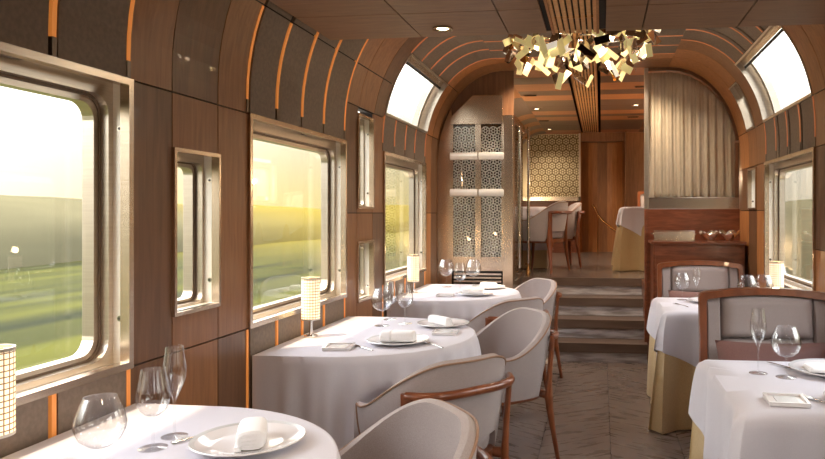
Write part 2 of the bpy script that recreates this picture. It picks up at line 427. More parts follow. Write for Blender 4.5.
# floors
b = MB(); b.box(-1.6, 1.32, ZBACK, 7.1, -.08, 0, 'floor'); tag(b.build('floor'), kind='structure')
b = MB(); b.box(-1.6, 1.32, 7.0745, ZEND, .56, RF, 'raised_floor'); b.box(-1.6, 1.32, 7.075, 7.2, 0, .56, 'riser')
tag(b.build('floor'), kind='structure')

# ceiling of the car: transverse bands beyond the dropped ceiling
cXL, cXR = -(XL-RXL), XR-RXR
b = MB(); b.box(cXL-.02, cXR+.02, ZBACK, ZEND, TOP+.012, TOP+.08, 'groove')
GX0, GX1 = -.285, -.04
def cband(y0, y1, mat, drop=0):
    for x0, x1 in ((cXL, GX0-.035), (GX1+.035, cXR)):
        b.box(x0, x1, y0+.003, y1-.003, TOP-drop, TOP+.012, mat)
yy = [3.3, 3.6, 3.96, 4.2, 4.43, 4.705]
for i in range(len(yy)-1): cband(yy[i], yy[i+1], ['wood_band_dark', 'wood_band_dark', 'wood_mid', 'wood_mid', 'wood_mid'][i])
for k in range(4): cband(4.705+k*.291+.012, 4.705+(k+1)*.291-.012, 'taupe')
for y0, y1, m in ((5.87, 6.05, 'wood_light'), (6.05, 6.4, 'wood_mid'), (6.4, 6.75, 'wood_band'), (6.75, 7.1, 'wood_band_dark'), (7.1, 7.5, 'wood_band'),
                  (7.5, 7.8, 'wood_band_dark'), (7.8, 8.15, 'wood_band'), (8.15, 8.6, 'wood_band_dark'), (8.6, 9.0, 'wood_band_dark'), (9.0, 9.35, 'wood_band'), (9.35, 9.55, 'wood_band_dark'),
                  (9.55, 9.95, 'wood_band'), (9.95, 10.5, 'wood_band_dark'), (10.5, 11.1, 'wood_band_dark'), (11.1, 11.5, 'wood_band')):
    cband(y0, y1, m)
b.box(cXL-.02, cXR+.02, ZBACK, 3.3, TOP, TOP+.012, 'wood_mid')
tag(b.build('ceiling', weld=False), kind='structure')
# dropped ceiling near the camera
SZ = HC+RY*.495            # 2.231
SY1 = 3.50
sxl, sxr = -1.40, 1.13
b = MB()
b.box(sxl, sxr, ZBACK, SY1, SZ+.014, SZ+.06, 'groove')
xs = [sxl, -.91, -.46, GX0+.02]; xs2 = [GX1+.06, .2, .655, sxr]
for row in ((ZBACK, -.5), (-.5, 1.6), (1.6, 3.08), (3.08, SY1)):
    for i in range(3): b.box(xs[i]+.003, xs[i+1]-.003, row[0]+.003, row[1]-(.003 if row[1] < SY1 else 0), SZ, SZ+.014, 'wood_soffit')
    for i in range(3): b.box(xs2[i]+.003, xs2[i+1]-.003, row[0]+.003, row[1]-(.003 if row[1] < SY1 else 0), SZ, SZ+.014, 'wood_soffit')
b.box(sxl, sxr, SY1-.004, SY1, SZ+.01, SZ+.12, 'wood_soffit')
tag(b.build('ceiling', weld=False), kind='structure')
# air grilles down the middle of both ceilings
def grille(x0, x1, y0, y1, z, nsl, name, label, slat=.019):
    g = empty(name, (0, 0, 0)); tag(g, label, 'grille')
    f = MB(); f.box(x0-.03, x1+.03, y0, y1, z+.012, z+.02, 'dark_void'); f.build('backing', g)
    s = MB()
    for k in range(nsl):
        x = x0+(x1-x0)*(k+.5)/nsl; s.box(x-slat/2, x+slat/2, y0, y1, z-.004, z+.010, 'grille_wood')
    y = y0+.2
    while y < y1: s.box(x0, x1, y-.006, y+.006, z-.0, z+.011, 'wood_mid'); y += .35
    s.build('slat', g)
    fr = MB(); fr.box(x0-.004, x0+.008, y0, y1, z-.012, z+.011, 'wood_light'); fr.box(x1-.008, x1+.004, y0, y1, z-.012, z+.011, 'wood_light'); fr.build('frame', g)
grille(-.235, -.013, ZBACK+.1, SY1-.005, SZ, 8, 'ceiling_grille', 'slatted wooden air grille in the dropped ceiling nearest the camera')
grille(GX0, GX1, SY1+.1, ZEND-.1, TOP, 8, 'ceiling_grille', 'slatted wooden air grille running along the far high ceiling')

# ------------------------------------------------------------------ windows
def rrect(y0, y1, h0, h1, r, n=6):
    pts = []
    for cy, ch, a0 in ((y1-r, h1-r, 0), (y0+r, h1-r, 90), (y0+r, h0+r, 180), (y1-r, h0+r, 270)):
        for k in range(n+1):
            a = math.radians(a0+90*k/n); pts.append((cy+r*math.cos(a), ch+r*math.sin(a)))
    return pts
def ring(mb, side, outer, inner, o0, o1, mat):
    """flat ring between two loops, from wall offset o0 to o1 (positive into the room)"""
    X0 = XL if side == 'L' else XR; sg = -1 if side == 'L' else 1
    def L(loop, o): return [(sg*(X0-o), y, h) for y, h in loop]
    rows = [L(outer, o0), L(outer, o1), L(inner, o1), L(inner, o0)]
    mb.grid(rows, mat, closed_u=True, closed_v=True)
wn = [0]
def window(side, o, small=False):
    wn[0] += 1
    y0, y1, h0, h1 = o
    X0 = XL if side == 'L' else XR; sg = -1 if side == 'L' else 1
    w = empty('window_%d' % wn[0], (sg*X0, (y0+y1)/2, h0)); tag(w, kind='structure')
    inv = (-w.location.x, -w.location.y, -w.location.z)
    def put(mb, n, par=w, **k):
        mb.v = [(a+inv[0], b_+inv[1], c+inv[2]) for a, b_, c in mb.v]; return mb.build(n, par, weld=False, **k)
    t = .012 if small else .020
    mb = MB(); ring(mb, side, rrect(y0-.002, y1+.002, h0-.002, h1+.002, .001), rrect(y0+t, y1-t, h0+t, h1-t, .001), -.02, .012, 'steel_cab'); put(mb, 'window_trim')
    mb = MB(); ring(mb, side, rrect(y0+.001, y1-.001, h0+.001, h1-.001, .001), rrect(y0+.006, y1-.006, h0+.012, h1-.006, .001), -.135, -.0, 'reveal'); put(mb, 'reveal')
    d = .03 if small else .045; r = .03 if small else .06
    mb = MB()
    ring(mb, side, rrect(y0+.006, y1-.006, h0+.012, h1-.006, .002), rrect(y0+d*.6, y1-d*.6, h0+d*.7, h1-d*1.2, r), -.10, -.055, 'steel')
    ring(mb, side, rrect(y0+d*.6, y1-d*.6, h0+d*.7, h1-d*1.2, r), rrect(y0+d*.8, y1-d*.8, h0+d*.85, h1-d*1.4, r), -.112, -.080, 'cap')
    ring(mb, side, rrect(y0+d*.8, y1-d*.8, h0+d*.85, h1-d*1.4, r), rrect(y0+d*1.2, y1-d*1.2, h0+d*1.15, h1-d*1.8, r*.9), -.125, -.085, 'steel')
    put(mb, 'sash')
    mb = MB(); xg0, xg1 = sorted((sg*(X0+.118), sg*(X0+.122)))
    mb.box(xg0, xg1, y0+.01, y1-.01, h0+.01, h1-.01, 'pane'); put(mb, 'glass_pane')
    hh = (h1-h0)
    for k in ((.2,) if hh < .5 else (.17, .83)):
        mb = MB(); yb = y1-.0065; n = 12; c = (sg*(X0+.03), h0+hh*k)
        for rr, dd, m in ((.009, .003, 'chrome'), (.0045, .0045, 'rubber')):
            mb.prism([(c[0]+rr*math.cos(2*PI*q/n), c[1]+rr*math.sin(2*PI*q/n)) for q in range(n)], 'y', yb-dd, yb, m)
        put(mb, 'bolt')
    if not small:   # blind catch in the head
        mb = MB(); xa, xb = sorted((sg*(X0+.05), sg*(X0+.03))); mb.box(xa, xb, y1-.50, y1-.38, h1-.018, h1-.006, 'cap'); put(mb, 'blind_catch', bevel=.002)
    return w
for o in openL: window('L', o)
for o in slotsL: window('L', o, True)
for o in upL: window('L', o)
for o in openR: window('R', o)
for o in slotsR: window('R', o, True)
for o in upR: window('R', o)
def skywindow(side, o, small=False):
    wn[0] += 1
    y0, y1, s0, s1 = o
    w = empty('window_%d' % wn[0], P(side, s0, (y0+y1)/2)); tag(w, kind='structure'); L_ = w.location
    def put(mb, n, **k):
        mb.v = [(a-L_.x, b_-L_.y, c-L_.z) for a, b_, c in mb.v]; return mb.build(n, w, weld=False, **k)
    mb = MB()
    slab(mb, side, y0, y0+.008, s0, s1, -.12, .006, 'steel'); slab(mb, side, y1-.008, y1, s0, s1, -.12, .006, 'steel')
    slab(mb, side, y0, y1, s0, s0+.014, -.12, .006, 'steel'); slab(mb, side, y0, y1, s1-.012, s1, -.12, .010, 'steel')
    put(mb, 'reveal')
    hd = .055 if not small else .11
    mb = MB(); slab(mb, side, y0+.008, y1-.008, s1-hd, s1-.012, -.055, -.035, 'steel_h'); put(mb, 'blind_box')
    if not small:
        mb = MB(); slab(mb, side, y0+.01, y1-.01, s1-hd-.018, s1-hd-.002, -.07, -.03, 'rubber'); put(mb, 'header_gasket')
    mb = MB(); e = .05 if not small else .02
    slab(mb, side, y0+.008, y0+e, s0+.014, s1-hd, -.11, -.08, 'steel'); slab(mb, side, y1-e*2.4, y1-e*1.6, s0+.014, s1-hd, -.11, -.06, 'steel')
    slab(mb, side, y1-e, y1-.008, s0+.014, s1-hd, -.11, -.09, 'steel')
    put(mb, 'sash')
    mb = MB(); slab(mb, side, y0+.008, y1-.008, s0+.01, s1-.01, -.116, -.112, 'pane'); put(mb, 'glass_pane')
for o in skyL: skywindow('L', o)
skywindow('R', skyR[0]); skywindow('R', skyR[1], True)

# ------------------------------------------------------------------ amber light strips
ordn = ['first', 'second', 'third', 'fourth', 'fifth']
def strip(side, y, s0, s1, label, w=.0165, cap=True, mat='amber', group=None):
    loc = P(side, s0, y); r = empty('strip_light', loc); tag(r, label, 'strip light', group)
    def put(mb, n):
        mb.v = [(a-loc[0], b_-loc[1], c-loc[2]) for a, b_, c in mb.v]; return mb.build(n, r, weld=False)
    mb = MB(); slab(mb, side, y-w/2, y+w/2, s0+(.055 if cap else 0), s1, -.010, .003, mat); put(mb, 'diffuser')
    if cap:
        mb = MB(); slab(mb, side, y-w/2, y+w/2, s0, s0+.054, -.010, .004, 'cap'); put(mb, 'end_cap')
wnameL = {2: 'nearest left window', 3: 'middle left window', 4: 'far left window'}
for wi in (2, 3):
    for k in range(5):
        y = WL[wi][0]+ST[k] if k < 4 else WL[wi][1]-.01
        if wi == 2 and k < 2: continue
        strip('L', y, HL1+.005, T1-.02 if wi == 2 or k < 2 else A(88), 'curved amber light strip above the %s, %s from near' % (wnameL[wi], ordn[k]), group='amber strips above the left windows')
        strip('L', y, .10, HL0-.004, 'upright amber light strip below the %s, %s from near' % (wnameL[wi], ordn[k]), cap=False, group='amber strips below the left windows')
for k in range(5):
    y = WL[4][0]+ST[k] if k < 4 else WL[4][1]-.01
    strip('L', y, HL1+.005, skyL[0][2]-.003, 'short amber light strip between the far left window and its skylight, %s from near' % ordn[k], w=.018, mat='amber_dim', group='amber strips under the left skylight')
    strip('L', y, skyL[0][3]+.003, A(90), 'amber light strip curving from the left skylight to the ceiling, %s from near' % ordn[k], w=.018, cap=False, mat='amber_dim', group='amber strips above the left skylight')
    strip('L', y, .10, HL0-.004, 'upright amber light strip below the far left window, %s from near' % ordn[k], cap=False, group='amber strips below the left windows')
for k in range(5):
    y = WR[3][0]+k*.3015+.005
    strip('R', y, HR1+.005, skyR[0][2]-.003, 'short copper light strip between the right window and its skylight, %s from near' % ordn[k], w=.018, mat='amber_dim', group='copper strips under the right skylight')
    strip('R', y, skyR[0][3]+.003, A(90), 'amber light strip curving from the right skylight to the ceiling, %s from near' % ordn[k], w=.018, cap=False, mat='amber_dim', group='amber strips above the right skylight')
for k in range(5):
    y = 4.705+k*.291
    g = empty('strip_light', (-.1, y, TOP)); tag(g, 'thin amber light strip across the high flat ceiling above the far tables, %s from near' % ordn[k], 'strip light', 'amber strips across the ceiling')
    for x0, x1 in ((cXL, GX0-.04), (GX1+.04, cXR)):
        mb = MB(); mb.box(x0+.1, x1+.1, -.009, .009, -.002, .01, 'amber_dim'); mb.build('diffuser', g)

# ------------------------------------------------------------------ steps
st = empty('staircase', (-.18, 6.27, 0)); tag(st, 'flight of four marble steps rising to the raised dining floor', 'steps')
sy = [6.27, 6.53, 6.80, 7.06]
for k in range(4):
    z1 = RF*(k+1)/4; z0 = RF*k/4
    yb = (sy[k+1]-6.27+.03) if k < 3 else 7.074-6.27
    y_ = sy[k]-6.27; zm = z0+(z1-z0)*.52
    s = MB(); s.box(-.605, .585, y_+.014, yb-.002 if k < 3 else yb, z0, zm, 'tread'); s.build('riser', st)
    s = MB(); s.box(-.61, .59, y_, yb-.032 if k < 3 else yb, zm, z1, 'riser'); s.build('tread', st, bevel=.004)
b = MB(); b.box(-.02, .02, 0, .006, 0, .045, 'rubber'); b.box(-.014, .014, -.002, .003, .008, .037, 'dark_void')
o = b.build('step_light', loc=(.36, 7.064, .60), bevel=.001); tag(o, 'small dark square step light set in the top riser', 'step light')

# ------------------------------------------------------------------ wine cabinet, left
def arch_h(side, x):
    X0, RX = (XL, RXL) if side == 'L' else (XR, RXR)
    u_ = (abs(x)-(X0-RX))/RX
    return HC+RY*math.sqrt(max(0, 1-u_*u_)) if u_ > 0 else TOP
def lattice(mb, x0, x1, z0, z1, r, y, mat, plane='y', th=.003, w=.28, phase=0):
    """flat interlaced rings cut from sheet metal"""
    dx, dz = r*1.72, r*1.49
    j = 0; z = z0+r*.2
    while z < z1:
        x = x0+(dx/2 if (j+phase) % 2 else 0)
        while x < x1+r*.3:
            n = 12
            for rr, ww in ((r*.98, r*w*.8), (r*.42, r*w*.7)):
                vs = []
                for k in range(n):
                    a = 2*PI*k/n
                    for q in (rr, rr-ww):
                        px = min(max(x+q*math.cos(a), x0), x1); pz = min(max(z+q*math.sin(a), z0), z1)
                        vs.append((px, y, pz) if plane == 'y' else (y, px, pz))
                mb.add(vs, [(2*k, 2*k+1, (2*k+3) % (2*n), (2*k+2) % (2*n)) for k in range(n)], mat)
            for k in range(6):
                a = 2*PI*k/6; c_, s_ = math.cos(a), math.sin(a); vs = []
                for q, e in ((r*.4, -1), (r*.4, 1), (r*.85, 1), (r*.85, -1)):
                    px = min(max(x+q*c_-e*s_*r*.07, x0), x1); pz = min(max(z+q*s_+e*c_*r*.07, z0), z1)
                    vs.append((px, y, pz) if plane == 'y' else (y, px, pz))
                mb.add(vs, [(0, 1, 2, 3)], mat)
            x += dx
        z += dz; j += 1
CX, CY = -.79, 6.31
cab = empty('wine_cabinet', (-1.1, CY, 0)); tag(cab, 'tall stainless steel and patterned glass wine cabinet left of the steps', 'cabinet')
ox, oy = 1.1, -CY
def cput(mb, n, par=cab, **k):
    mb.v = [(a+ox, b_+oy, c) for a, b_, c in mb.v]; return mb.build(n, par, **k)
# face plate: arch-shaped, left of the glass and above it
poly = [(-1.495, 0), (-1.36, 0), (-1.36, 2.14), (-1.36, arch_h('L', -1.36)-.05)]
poly += [(-x, arch_h('L', -x)-.05) for x in (1.40, 1.44, 1.47)] + [(-1.495, HC)]
mb = MB(); mb.prism(poly, 'y', CY, CY+.02, 'steel_cab'); cput(mb, 'side_plate')
mb = MB(); mb.prism([(-1.37, 2.14), (-.885, 2.14), (-.885, 2.40), (-1.16, 2.40), (-1.37, 2.20)], 'y', CY-.035, CY+.01, 'steel_cab'); cput(mb, 'hood', bevel=.003)
poly = [(-1.495, HC)]+[(-x, arch_h('L', -x)-.012) for x in [1.48, 1.45, 1.4, 1.35, 1.3, 1.25, 1.2, 1.1, 1.0, .9]]+[(-.79, TOP-.012), (-.79, 2.14), (-1.495, 2.14-.3)]
mb = MB(); mb.prism(poly, 'y', CY+.025, CY+.05, 'wood_dark'); cput(mb, 'top_filler')
mb = MB()
mb.box(-1.36, -1.345, CY-.004, CY+.03, .80, 2.14, 'steel_cab'); mb.box(-1.14, -1.085, CY-.012, CY+.03, .90, 2.14, 'steel_cab'); mb.box(-.90, -.885, CY-.004, CY+.03, .80, 2.14, 'steel_cab')
mb.box(-1.36, -.885, CY-.002, CY+.03, .80, .93, 'steel_cab'); cput(mb, 'door_frame', bevel=.002)
for z0, z1 in ((1.815, 1.885), (1.48, 1.55)):
    for x0, x1 in ((-1.372, -1.12), (-1.105, -.875)):
        mb = MB(); n = 12; zc = (z0+z1)/2; rr = (z1-z0)/2
        pr = [(math.cos(PI*k/n)*rr, -math.sin(PI*k/n)*rr*.8) for k in range(n+1)]
        mb.prism([(CY-.004+q, zc+p) for p, q in pr], 'x', x0, x1, 'reveal'); cput(mb, 'cross_bar')
for z0, z1 in ((1.885, 2.14), (1.55, 1.815), (.93, 1.48)):
    for x0, x1 in ((-1.345, -1.14), (-1.085, -.90)):
        mb = MB(); mb.box(x0, x1, CY+.016, CY+.02, z0, z1, 'tinted'); g = cput(mb, 'glass_panel')
        mb = MB(); lattice(mb, x0, x1, z0, z1, .042, CY+.012, 'lattice', w=.22); cput(mb, 'ring_lattice', g)
        g.parent = cab
# fix nested offsets (lattice was given cabinet-space coordinates; its parent sits at the same origin)
mb = MB()
mb.box(-1.36, -.885, CY+.02, CY+.03, .36, .80, 'dark_void'); cput(mb, 'vent_backing')
mb = MB()
for k in range(12):
    z = .40+k*.033; mb.box(-1.34, -.90, CY-.006, CY+.02, z, z+.017, 'steel_h')
cput(mb, 'louvre')
mb = MB(); mb.box(-1.36, -.885, CY, CY+.03, 0, .38, 'steel_cab'); cput(mb, 'plinth')
mb = MB(); mb.box(-.885, CX, CY-.02, CY+.12, 0, 2.22, 'steel_cab'); cput(mb, 'pillar', bevel=.006)
mb = MB(); mb.box(CX-.055, CX-.045, CY+.12, 7.5, RF+.01, 2.2, 'tinted'); sg_ = cput(mb, 'side_glass')
mb = MB(); lattice(mb, CY+.13, 7.45, RF+.05, 2.18, .045, CX-.04, 'silver', plane='x'); cput(mb, 'side_lattice')
mb = MB(); mb.box(CX-.06, CX-.02, CY+.12, 7.52, 2.18, 2.26, 'steel_cab'); cput(mb, 'top_rail'); mb = MB(); mb.box(CX-.06, CX-.02, CY+.12, 7.06, 0, RF, 'steel_cab'); mb.box(CX-.06, CX-.02, 7.06, 7.52, RF+.001, RF+.04, 'steel_cab'); cput(mb, 'side_rail')
mb = MB(); mb.box(-1.49, CX-.06, 7.48, 7.5, RF+.002, 2.2, 'dark_void'); mb.box(-1.49, CX-.07, CY+.05, 7.48, 2.2, 2.22, 'dark_void'); cput(mb, 'back_panel')
for z in (1.0, 1.25, 1.5, 1.78, 2.0):
    mb = MB(); mb.box(-1.48, -.86, CY+.14, 7.0, z, z+.008, 'steel_h'); cput(mb, 'shelf')
bproto = None; n_b = 0
rows_b = [(1.008, 'lowest'), (1.258, 'second'), (1.508, 'middle'), (1.788, 'top')]
for zi, (z, rn) in enumerate(rows_b):
    for xi in range(4):
        x = -1.26+xi*.12
        if bproto is None:
            mb = MB(); mb.lathe([(0.0, 0), (.036, 0), (.037, .01), (.037, .13), (.030, .155), (.014, .175), (.013, .20), (.015, .203), (.015, .21), (0, .21)], 'bottle', 16, cap=False)
            bproto = mb.build('wine_bottle', smooth=True); o = bproto
        else:
            o = bproto.copy(); col.objects.link(o)
        o.location = (x, CY+.25+(.12 if xi % 2 else 0), z)
        tag(o, 'dark wine bottle on the %s shelf inside the steel cabinet, %s from left' % (rn, ordn[xi]), 'bottle', 'bottles in the wine cabinet')
for (px, py, z0, z1, lb) in ((CX+.012, 6.69, .80, 2.16, 'stainless steel pull pole on the cabinet side nearest the steps'), (CX+.012, 7.52, RF, 2.26, 'slim stainless steel pole standing behind the wine cabinet on the raised floor')):
    p = empty('steel_pole', (px, py, z0)); tag(p, lb, 'pole')
    mb = MB(); mb.tube([(0, 0, .0), (0, 0, z1-z0)], .016, 'chrome', 14); mb.build('tube', p, smooth=True)
    for zz in (.10, z1-z0-.12):
        mb = MB(); mb.tube([(-.034, 0, zz), (0, 0, zz)], .009, 'brass', 10); mb.build('bracket', p, smooth=True)
mb = MB(); mb.lathe([(0, 0), (.02, 0), (.02, .05), (.012, .06), (.012, .10), (.018, .105), (.018, .12), (0, .12)], 'brass', 14, cap=False)
o = mb.build('floor_stop', smooth=True, loc=(CX+.04, 7.25, RF)); tag(o, 'short brass floor stop on the raised floor beside the steel poles', 'floor stop')

# ------------------------------------------------------------------ right partition with curtain
PY = 6.40; px0 = .40
b = MB()
b.box(px0, XR-.003, PY, PY+.04, 0, 1.365, 'wood_red')
b.box(px0-.012, px0+.012, PY-.01, PY+.05, 0, 1.365, 'wood_red')
b.box(px0, XR-.003, PY+.12, 7.06, 0, RF-.005, 'wood_red')
tag(b.build('wall_partition', bevel=.002), kind='structure')
scr = empty('curtain_screen', (.8, PY, 1.365)); tag(scr, 'glazed steel frame in front of the pleated curtain above the wooden sideboard', 'screen')
def sput(mb, n, **k):
    mb.v = [(a-.8, b_-PY, c-1.365) for a, b_, c in mb.v]; return mb.build(n, scr, **k)
mb = MB(); mb.box(px0-.014, px0+.022, PY-.004, PY+.035, 1.366, TOP-.004, 'steel'); sput(mb, 'post', bevel=.003)
mb = MB(); mb.box(px0+.022, XR-.006, PY+.004, PY+.03, 1.367, 1.47, 'steel_h'); sput(mb, 'bottom_rail', bevel=.003)
mb = MB()
outl = [(x, arch_h('R', x)) for x in [px0+.02, .5, .6, .7, .8, .9, .97, 1.03, 1.08, 1.12, 1.15, 1.18, 1.2, 1.21]]
for i in range(len(outl)-1):
    (xa, ha), (xb, hb) = outl[i], outl[i+1]
    k = .965
    ia = (.6+(xa-.6)*k if xa > .6 else xa, HC+(ha-HC)*k); ib = (.6+(xb-.6)*k if xb > .6 else xb, HC+(hb-HC)*k)
    mb.prism([(xa, ha-.003), (xb, hb-.003), ib, ia], 'y', PY+.0, PY+.035, 'wood_dark')
mb.box(1.18, 1.212, PY, PY+.035, 1.47, HC+.12, 'wood_dark')
sput(mb, 'arch_trim')
mb = MB(); pts = [(px0+.02, 1.47), (1.195, 1.47), (1.195, HC)]+[(x, arch_h('R', x)-.03) for x in (1.18, 1.15, 1.1, 1.03, .95, .85, .75, .6)]+[(px0+.02, TOP-.03)]
mb.prism(pts, 'y', PY+.012, PY+.015, 'pane'); sput(mb, 'glass_pane')
mb = MB(); nx = 150; rowsA = []
for j in range(13):
    row = []
    for i in range(nx+1):
        x = .425+(1.19-.425)*i/nx
        h1 = arch_h('R', x)-.035 if x < 1.195 else HC
        t = j/12; z = 1.42+(h1-1.42)*t
        ph = i/nx
        w_ = .008*math.sin(ph*2*PI*10+1.6*math.sin(ph*9))+.004*math.sin(ph*2*PI*23+t*2+2*math.sin(ph*5))
        row.append((x, PY+.075+w_*(1-.25*t), z))
    rowsA.append(row)
mb.grid(rowsA, 'curtain'); o = mb.build('curtain', smooth=True); tag(o, 'pleated beige sheer curtain filling the arched partition on the right', 'curtain')
s = o.modifiers.new('solid', 'SOLIDIFY'); s.thickness = .003
# sideboard below it
sb = empty('sideboard', (.80, 6.2, 0)); tag(sb, 'reddish wood sideboard with a ledge, under the curtain on the right', 'sideboard')
mb = MB(); mb.box(-.36, .39, -.17, .18, .08, 1.065, 'wood_red'); mb.build('body', sb, bevel=.004)
mb = MB(); mb.box(-.38, .40, -.19, .19, 1.066, 1.09, 'wood_red'); mb.build('top', sb, bevel=.005)
mb = MB(); mb.box(-.345, .37, -.178, -.170, .12, 1.045, 'wood_red'); mb.build('front_panel', sb, bevel=.003)
mb = MB(); mb.box(-.33, .36, -.14, .15, 0, .079, 'dark_void'); mb.build('plinth', sb)
# silver on the ledge
tr = empty('silver_basket', (.625, 6.19, 1.0905)); tag(tr, 'long hammered silver basket at the left of the sideboard ledge', 'basket')
mb = MB()
for z0_, k0, k1 in ((0, 1, 1),): pass
mb.box(-.17, .17, -.055, .055, 0, .008, 'silver')
mb.box(-.17, .17, -.055, -.048, 0, .082, 'silver'); mb.box(-.17, .17, .048, .055, 0, .082, 'silver')
mb.box(-.17, -.163, -.055, .055, 0, .082, 'silver'); mb.box(.163, .17, -.055, .055, 0, .082, 'silver'); mb.build('body', tr, bevel=.003)
mb = MB(); mb.tube([(-.172, -.057, .084), (.172, -.057, .084), (.172, .057, .084), (-.172, .057, .084)], .005, 'chrome', 8, closed=True); mb.build('rim', tr, smooth=True)
for sx in (-1, 1):
    mb = MB(); mb.tube([(sx*.172, -.03, .055), (sx*.192, -.025, .062), (sx*.192, .025, .062), (sx*.172, .03, .055)], .004, 'chrome', 8); mb.build('handle', tr, smooth=True)
# rippled silver bowls
def ripple_bowl(loc, rx, ry, h, lab, ph):
    t = empty('silver_bowl', loc); tag(t, lab, 'bowl', 'rippled silver bowls')
    mb = MB(); rows = []; n = 48
    for j, (r, z) in enumerate([(.25, 0), (.34, .004), (.45, .25), (.66, .6), (1.0, .95)]):
        rows.append([((rx*r*(1+.10*(j/4)*math.sin(5*a+ph)))*math.cos(a), (ry*r*(1+.10*(j/4)*math.sin(5*a+ph)))*math.sin(a), h*z*(1+.22*(j/4)*math.sin(5*a+ph+1)) if j else 0) for a in [2*PI*k/n for k in range(n)]])
    mb.grid(rows, 'silver', closed_v=True); mb.add(rows[0], [tuple(range(n))], 'silver')
    o = mb.build('body', t, smooth=True); s = o.modifiers.new('solid', 'SOLIDIFY'); s.thickness = .003; s.offset = 1
    mb = MB(); mb.tube([tuple(v) for v in rows[-1]], .004, 'chrome', 6, closed=True); mb.build('rim', t, smooth=True)
ripple_bowl((.935, 6.19, 1.0905), .085, .06, .075, 'rippled silver bowl on the sideboard ledge, the left of two', 0)
ripple_bowl((1.09, 6.19, 1.0905), .08, .06, .08, 'rippled silver bowl on the sideboard ledge, the right of two, by the wall', 2)

# ------------------------------------------------------------------ end wall
b = MB()
b.box(-1.6, 1.32, ZEND+.35, ZEND+.4, 0, TOP+.05, 'wood_mid')
b.box(-1.6, -.345, ZEND, ZEND+.05, RF, TOP, 'wood_mid')
b.box(.39, 1.32, ZEND, ZEND+.05, RF, TOP, 'wood_light')
b.box(-.345, .39, ZEND, ZEND+.35, 2.50, TOP+.02, 'wood_mid')
b.box(-.345, .39, ZEND-.0, ZEND+.36, .5, RF, 'raised_floor')
b.box(-1.6, -.345, ZEND-.015, ZEND, RF, 1.52, 'wood_red')
b.box(.38, .40, ZEND-.3, ZEND+.05, RF, TOP-.01, 'wood_mid')
n = 14; pc = (0.02, ZEND+.02)
arc = [(pc[0]-.365*math.cos(PI*k/n), pc[1]+.26*math.sin(PI*k/n)) for k in range(n+1)]
for k in range(n):
    (xa, ya), (xb, yb) = arc[k], arc[k+1]
    b.prism([(xa, ya), (xb, yb), (xb, yb+.03), (xa, ya+.03)], 'z', RF, 2.50, ['wood_light', 'wood_mid', 'wood_light', 'wood_mid', 'wood_light', 'wood_light', 'wood_mid'][k//2])
tag(b.build('wall_end', weld=False), kind='structure')
es = empty('patterned_glass_screen', (-.76, ZEND-.04, 1.56)); tag(es, 'gold ring patterned glass screen on the far end wall', 'screen')
mb = MB(); mb.box(-.72, .42, -.005, 0, .04, TOP-1.58, principled('pearl_glass', srgb(222, 208, 172), .25, .2)[0]); mb.build('glass_panel', es)
mb = MB(); lattice(mb, -.43, .41, .04, TOP-1.59, .066, -.009, principled('screen_gold', srgb(110, 92, 60), .35, .6)[0], w=.26); mb.build('ring_lattice', es)
mb = MB(); mb.box(.40, .43, -.016, .01, -.03, TOP-1.57, 'steel'); mb.box(-.72, .43, -.016, .01, -.03, .04, 'steel_h'); mb.build('frame', es, bevel=.002)
mb = MB()
hp = [(-.135, 11.0, 1.46), (-.10, 11.0, 1.42), (-.05, 10.95, 1.30), (.04, 10.9, 1.20), (.16, 10.85, 1.10), (.26, 10.83, 1.03), (.32, 10.82, .99)]
hr = empty('handrail', (.1, 10.9, RF)); tag(hr, 'polished brass handrail sloping down before the curved wooden end wall', 'handrail')
mb = MB(); mb.tube([(x-.1, y-10.9, z-RF) for x, y, z in hp], .016, 'brass', 12); mb.build('rail', hr, smooth=True)
for x, y, z in (hp[2], hp[5]):
    mb = MB(); mb.tube([(x-.1, y-10.9, z-RF), (x-.1, y-10.9+.06, 0)], .009, 'brass', 8); mb.build('post', hr, smooth=True)

# ------------------------------------------------------------------ ceiling lights and vents
def downlight(x, y, z, lab, power=6, kind='SPOT'):
    t = empty('downlight', (x, y, z)); tag(t, lab, 'ceiling light', 'recessed downlights')
    mb = MB(); mb.lathe([(.048, -.004), (.050, -.008), (.038, -.008), (.032, .010), (.032, -.001), (.048, -.001)], 'chrome', 24, cap=False); mb.build('ring', t, smooth=True)
    mb = MB(); mb.lathe([(0, -.003), (.030, -.003)], 'warm_light', 20, cap=False); mb.build('lens', t)
    ld = bpy.data.lights.new('lamp', kind); ld.energy = power; ld.color = (1, .80, .60); ld.shadow_soft_size = .05
    if kind == 'SPOT': ld.spot_size = 2.3; ld.spot_blend = .8
    lo = bpy.data.objects.new('lamp', ld); col.objects.link(lo); lo.parent = t; lo.location = (0, 0, -.03 if kind == 'SPOT' else -.16)
downlight(-.765, 3.34, SZ, 'round recessed downlight in the dropped ceiling left of the wooden grille', 14)
for y, nm in ((.2, 'above the nearest tables'), (1.75, 'ahead of the nearest tables'), (-1.4, 'behind the viewer')):
    downlight(-.765, y, SZ, 'round recessed downlight in the dropped ceiling on the left, '+nm, 20)
    downlight(.43, y, SZ, 'round recessed downlight in the dropped ceiling on the right, '+nm, 20)
for x, y, nm in ((-.80, 8.75, 'left side, the nearer one'), (-.80, 10.9, 'left side near the end wall'), (.42, 8.6, 'right side above the far table'), (-.62, 6.15, 'before the wine cabinet'), (.3, 6.1, 'before the curtain')):
    downlight(x, y, TOP, 'small downlight in the high striped ceiling, '+nm, 60)
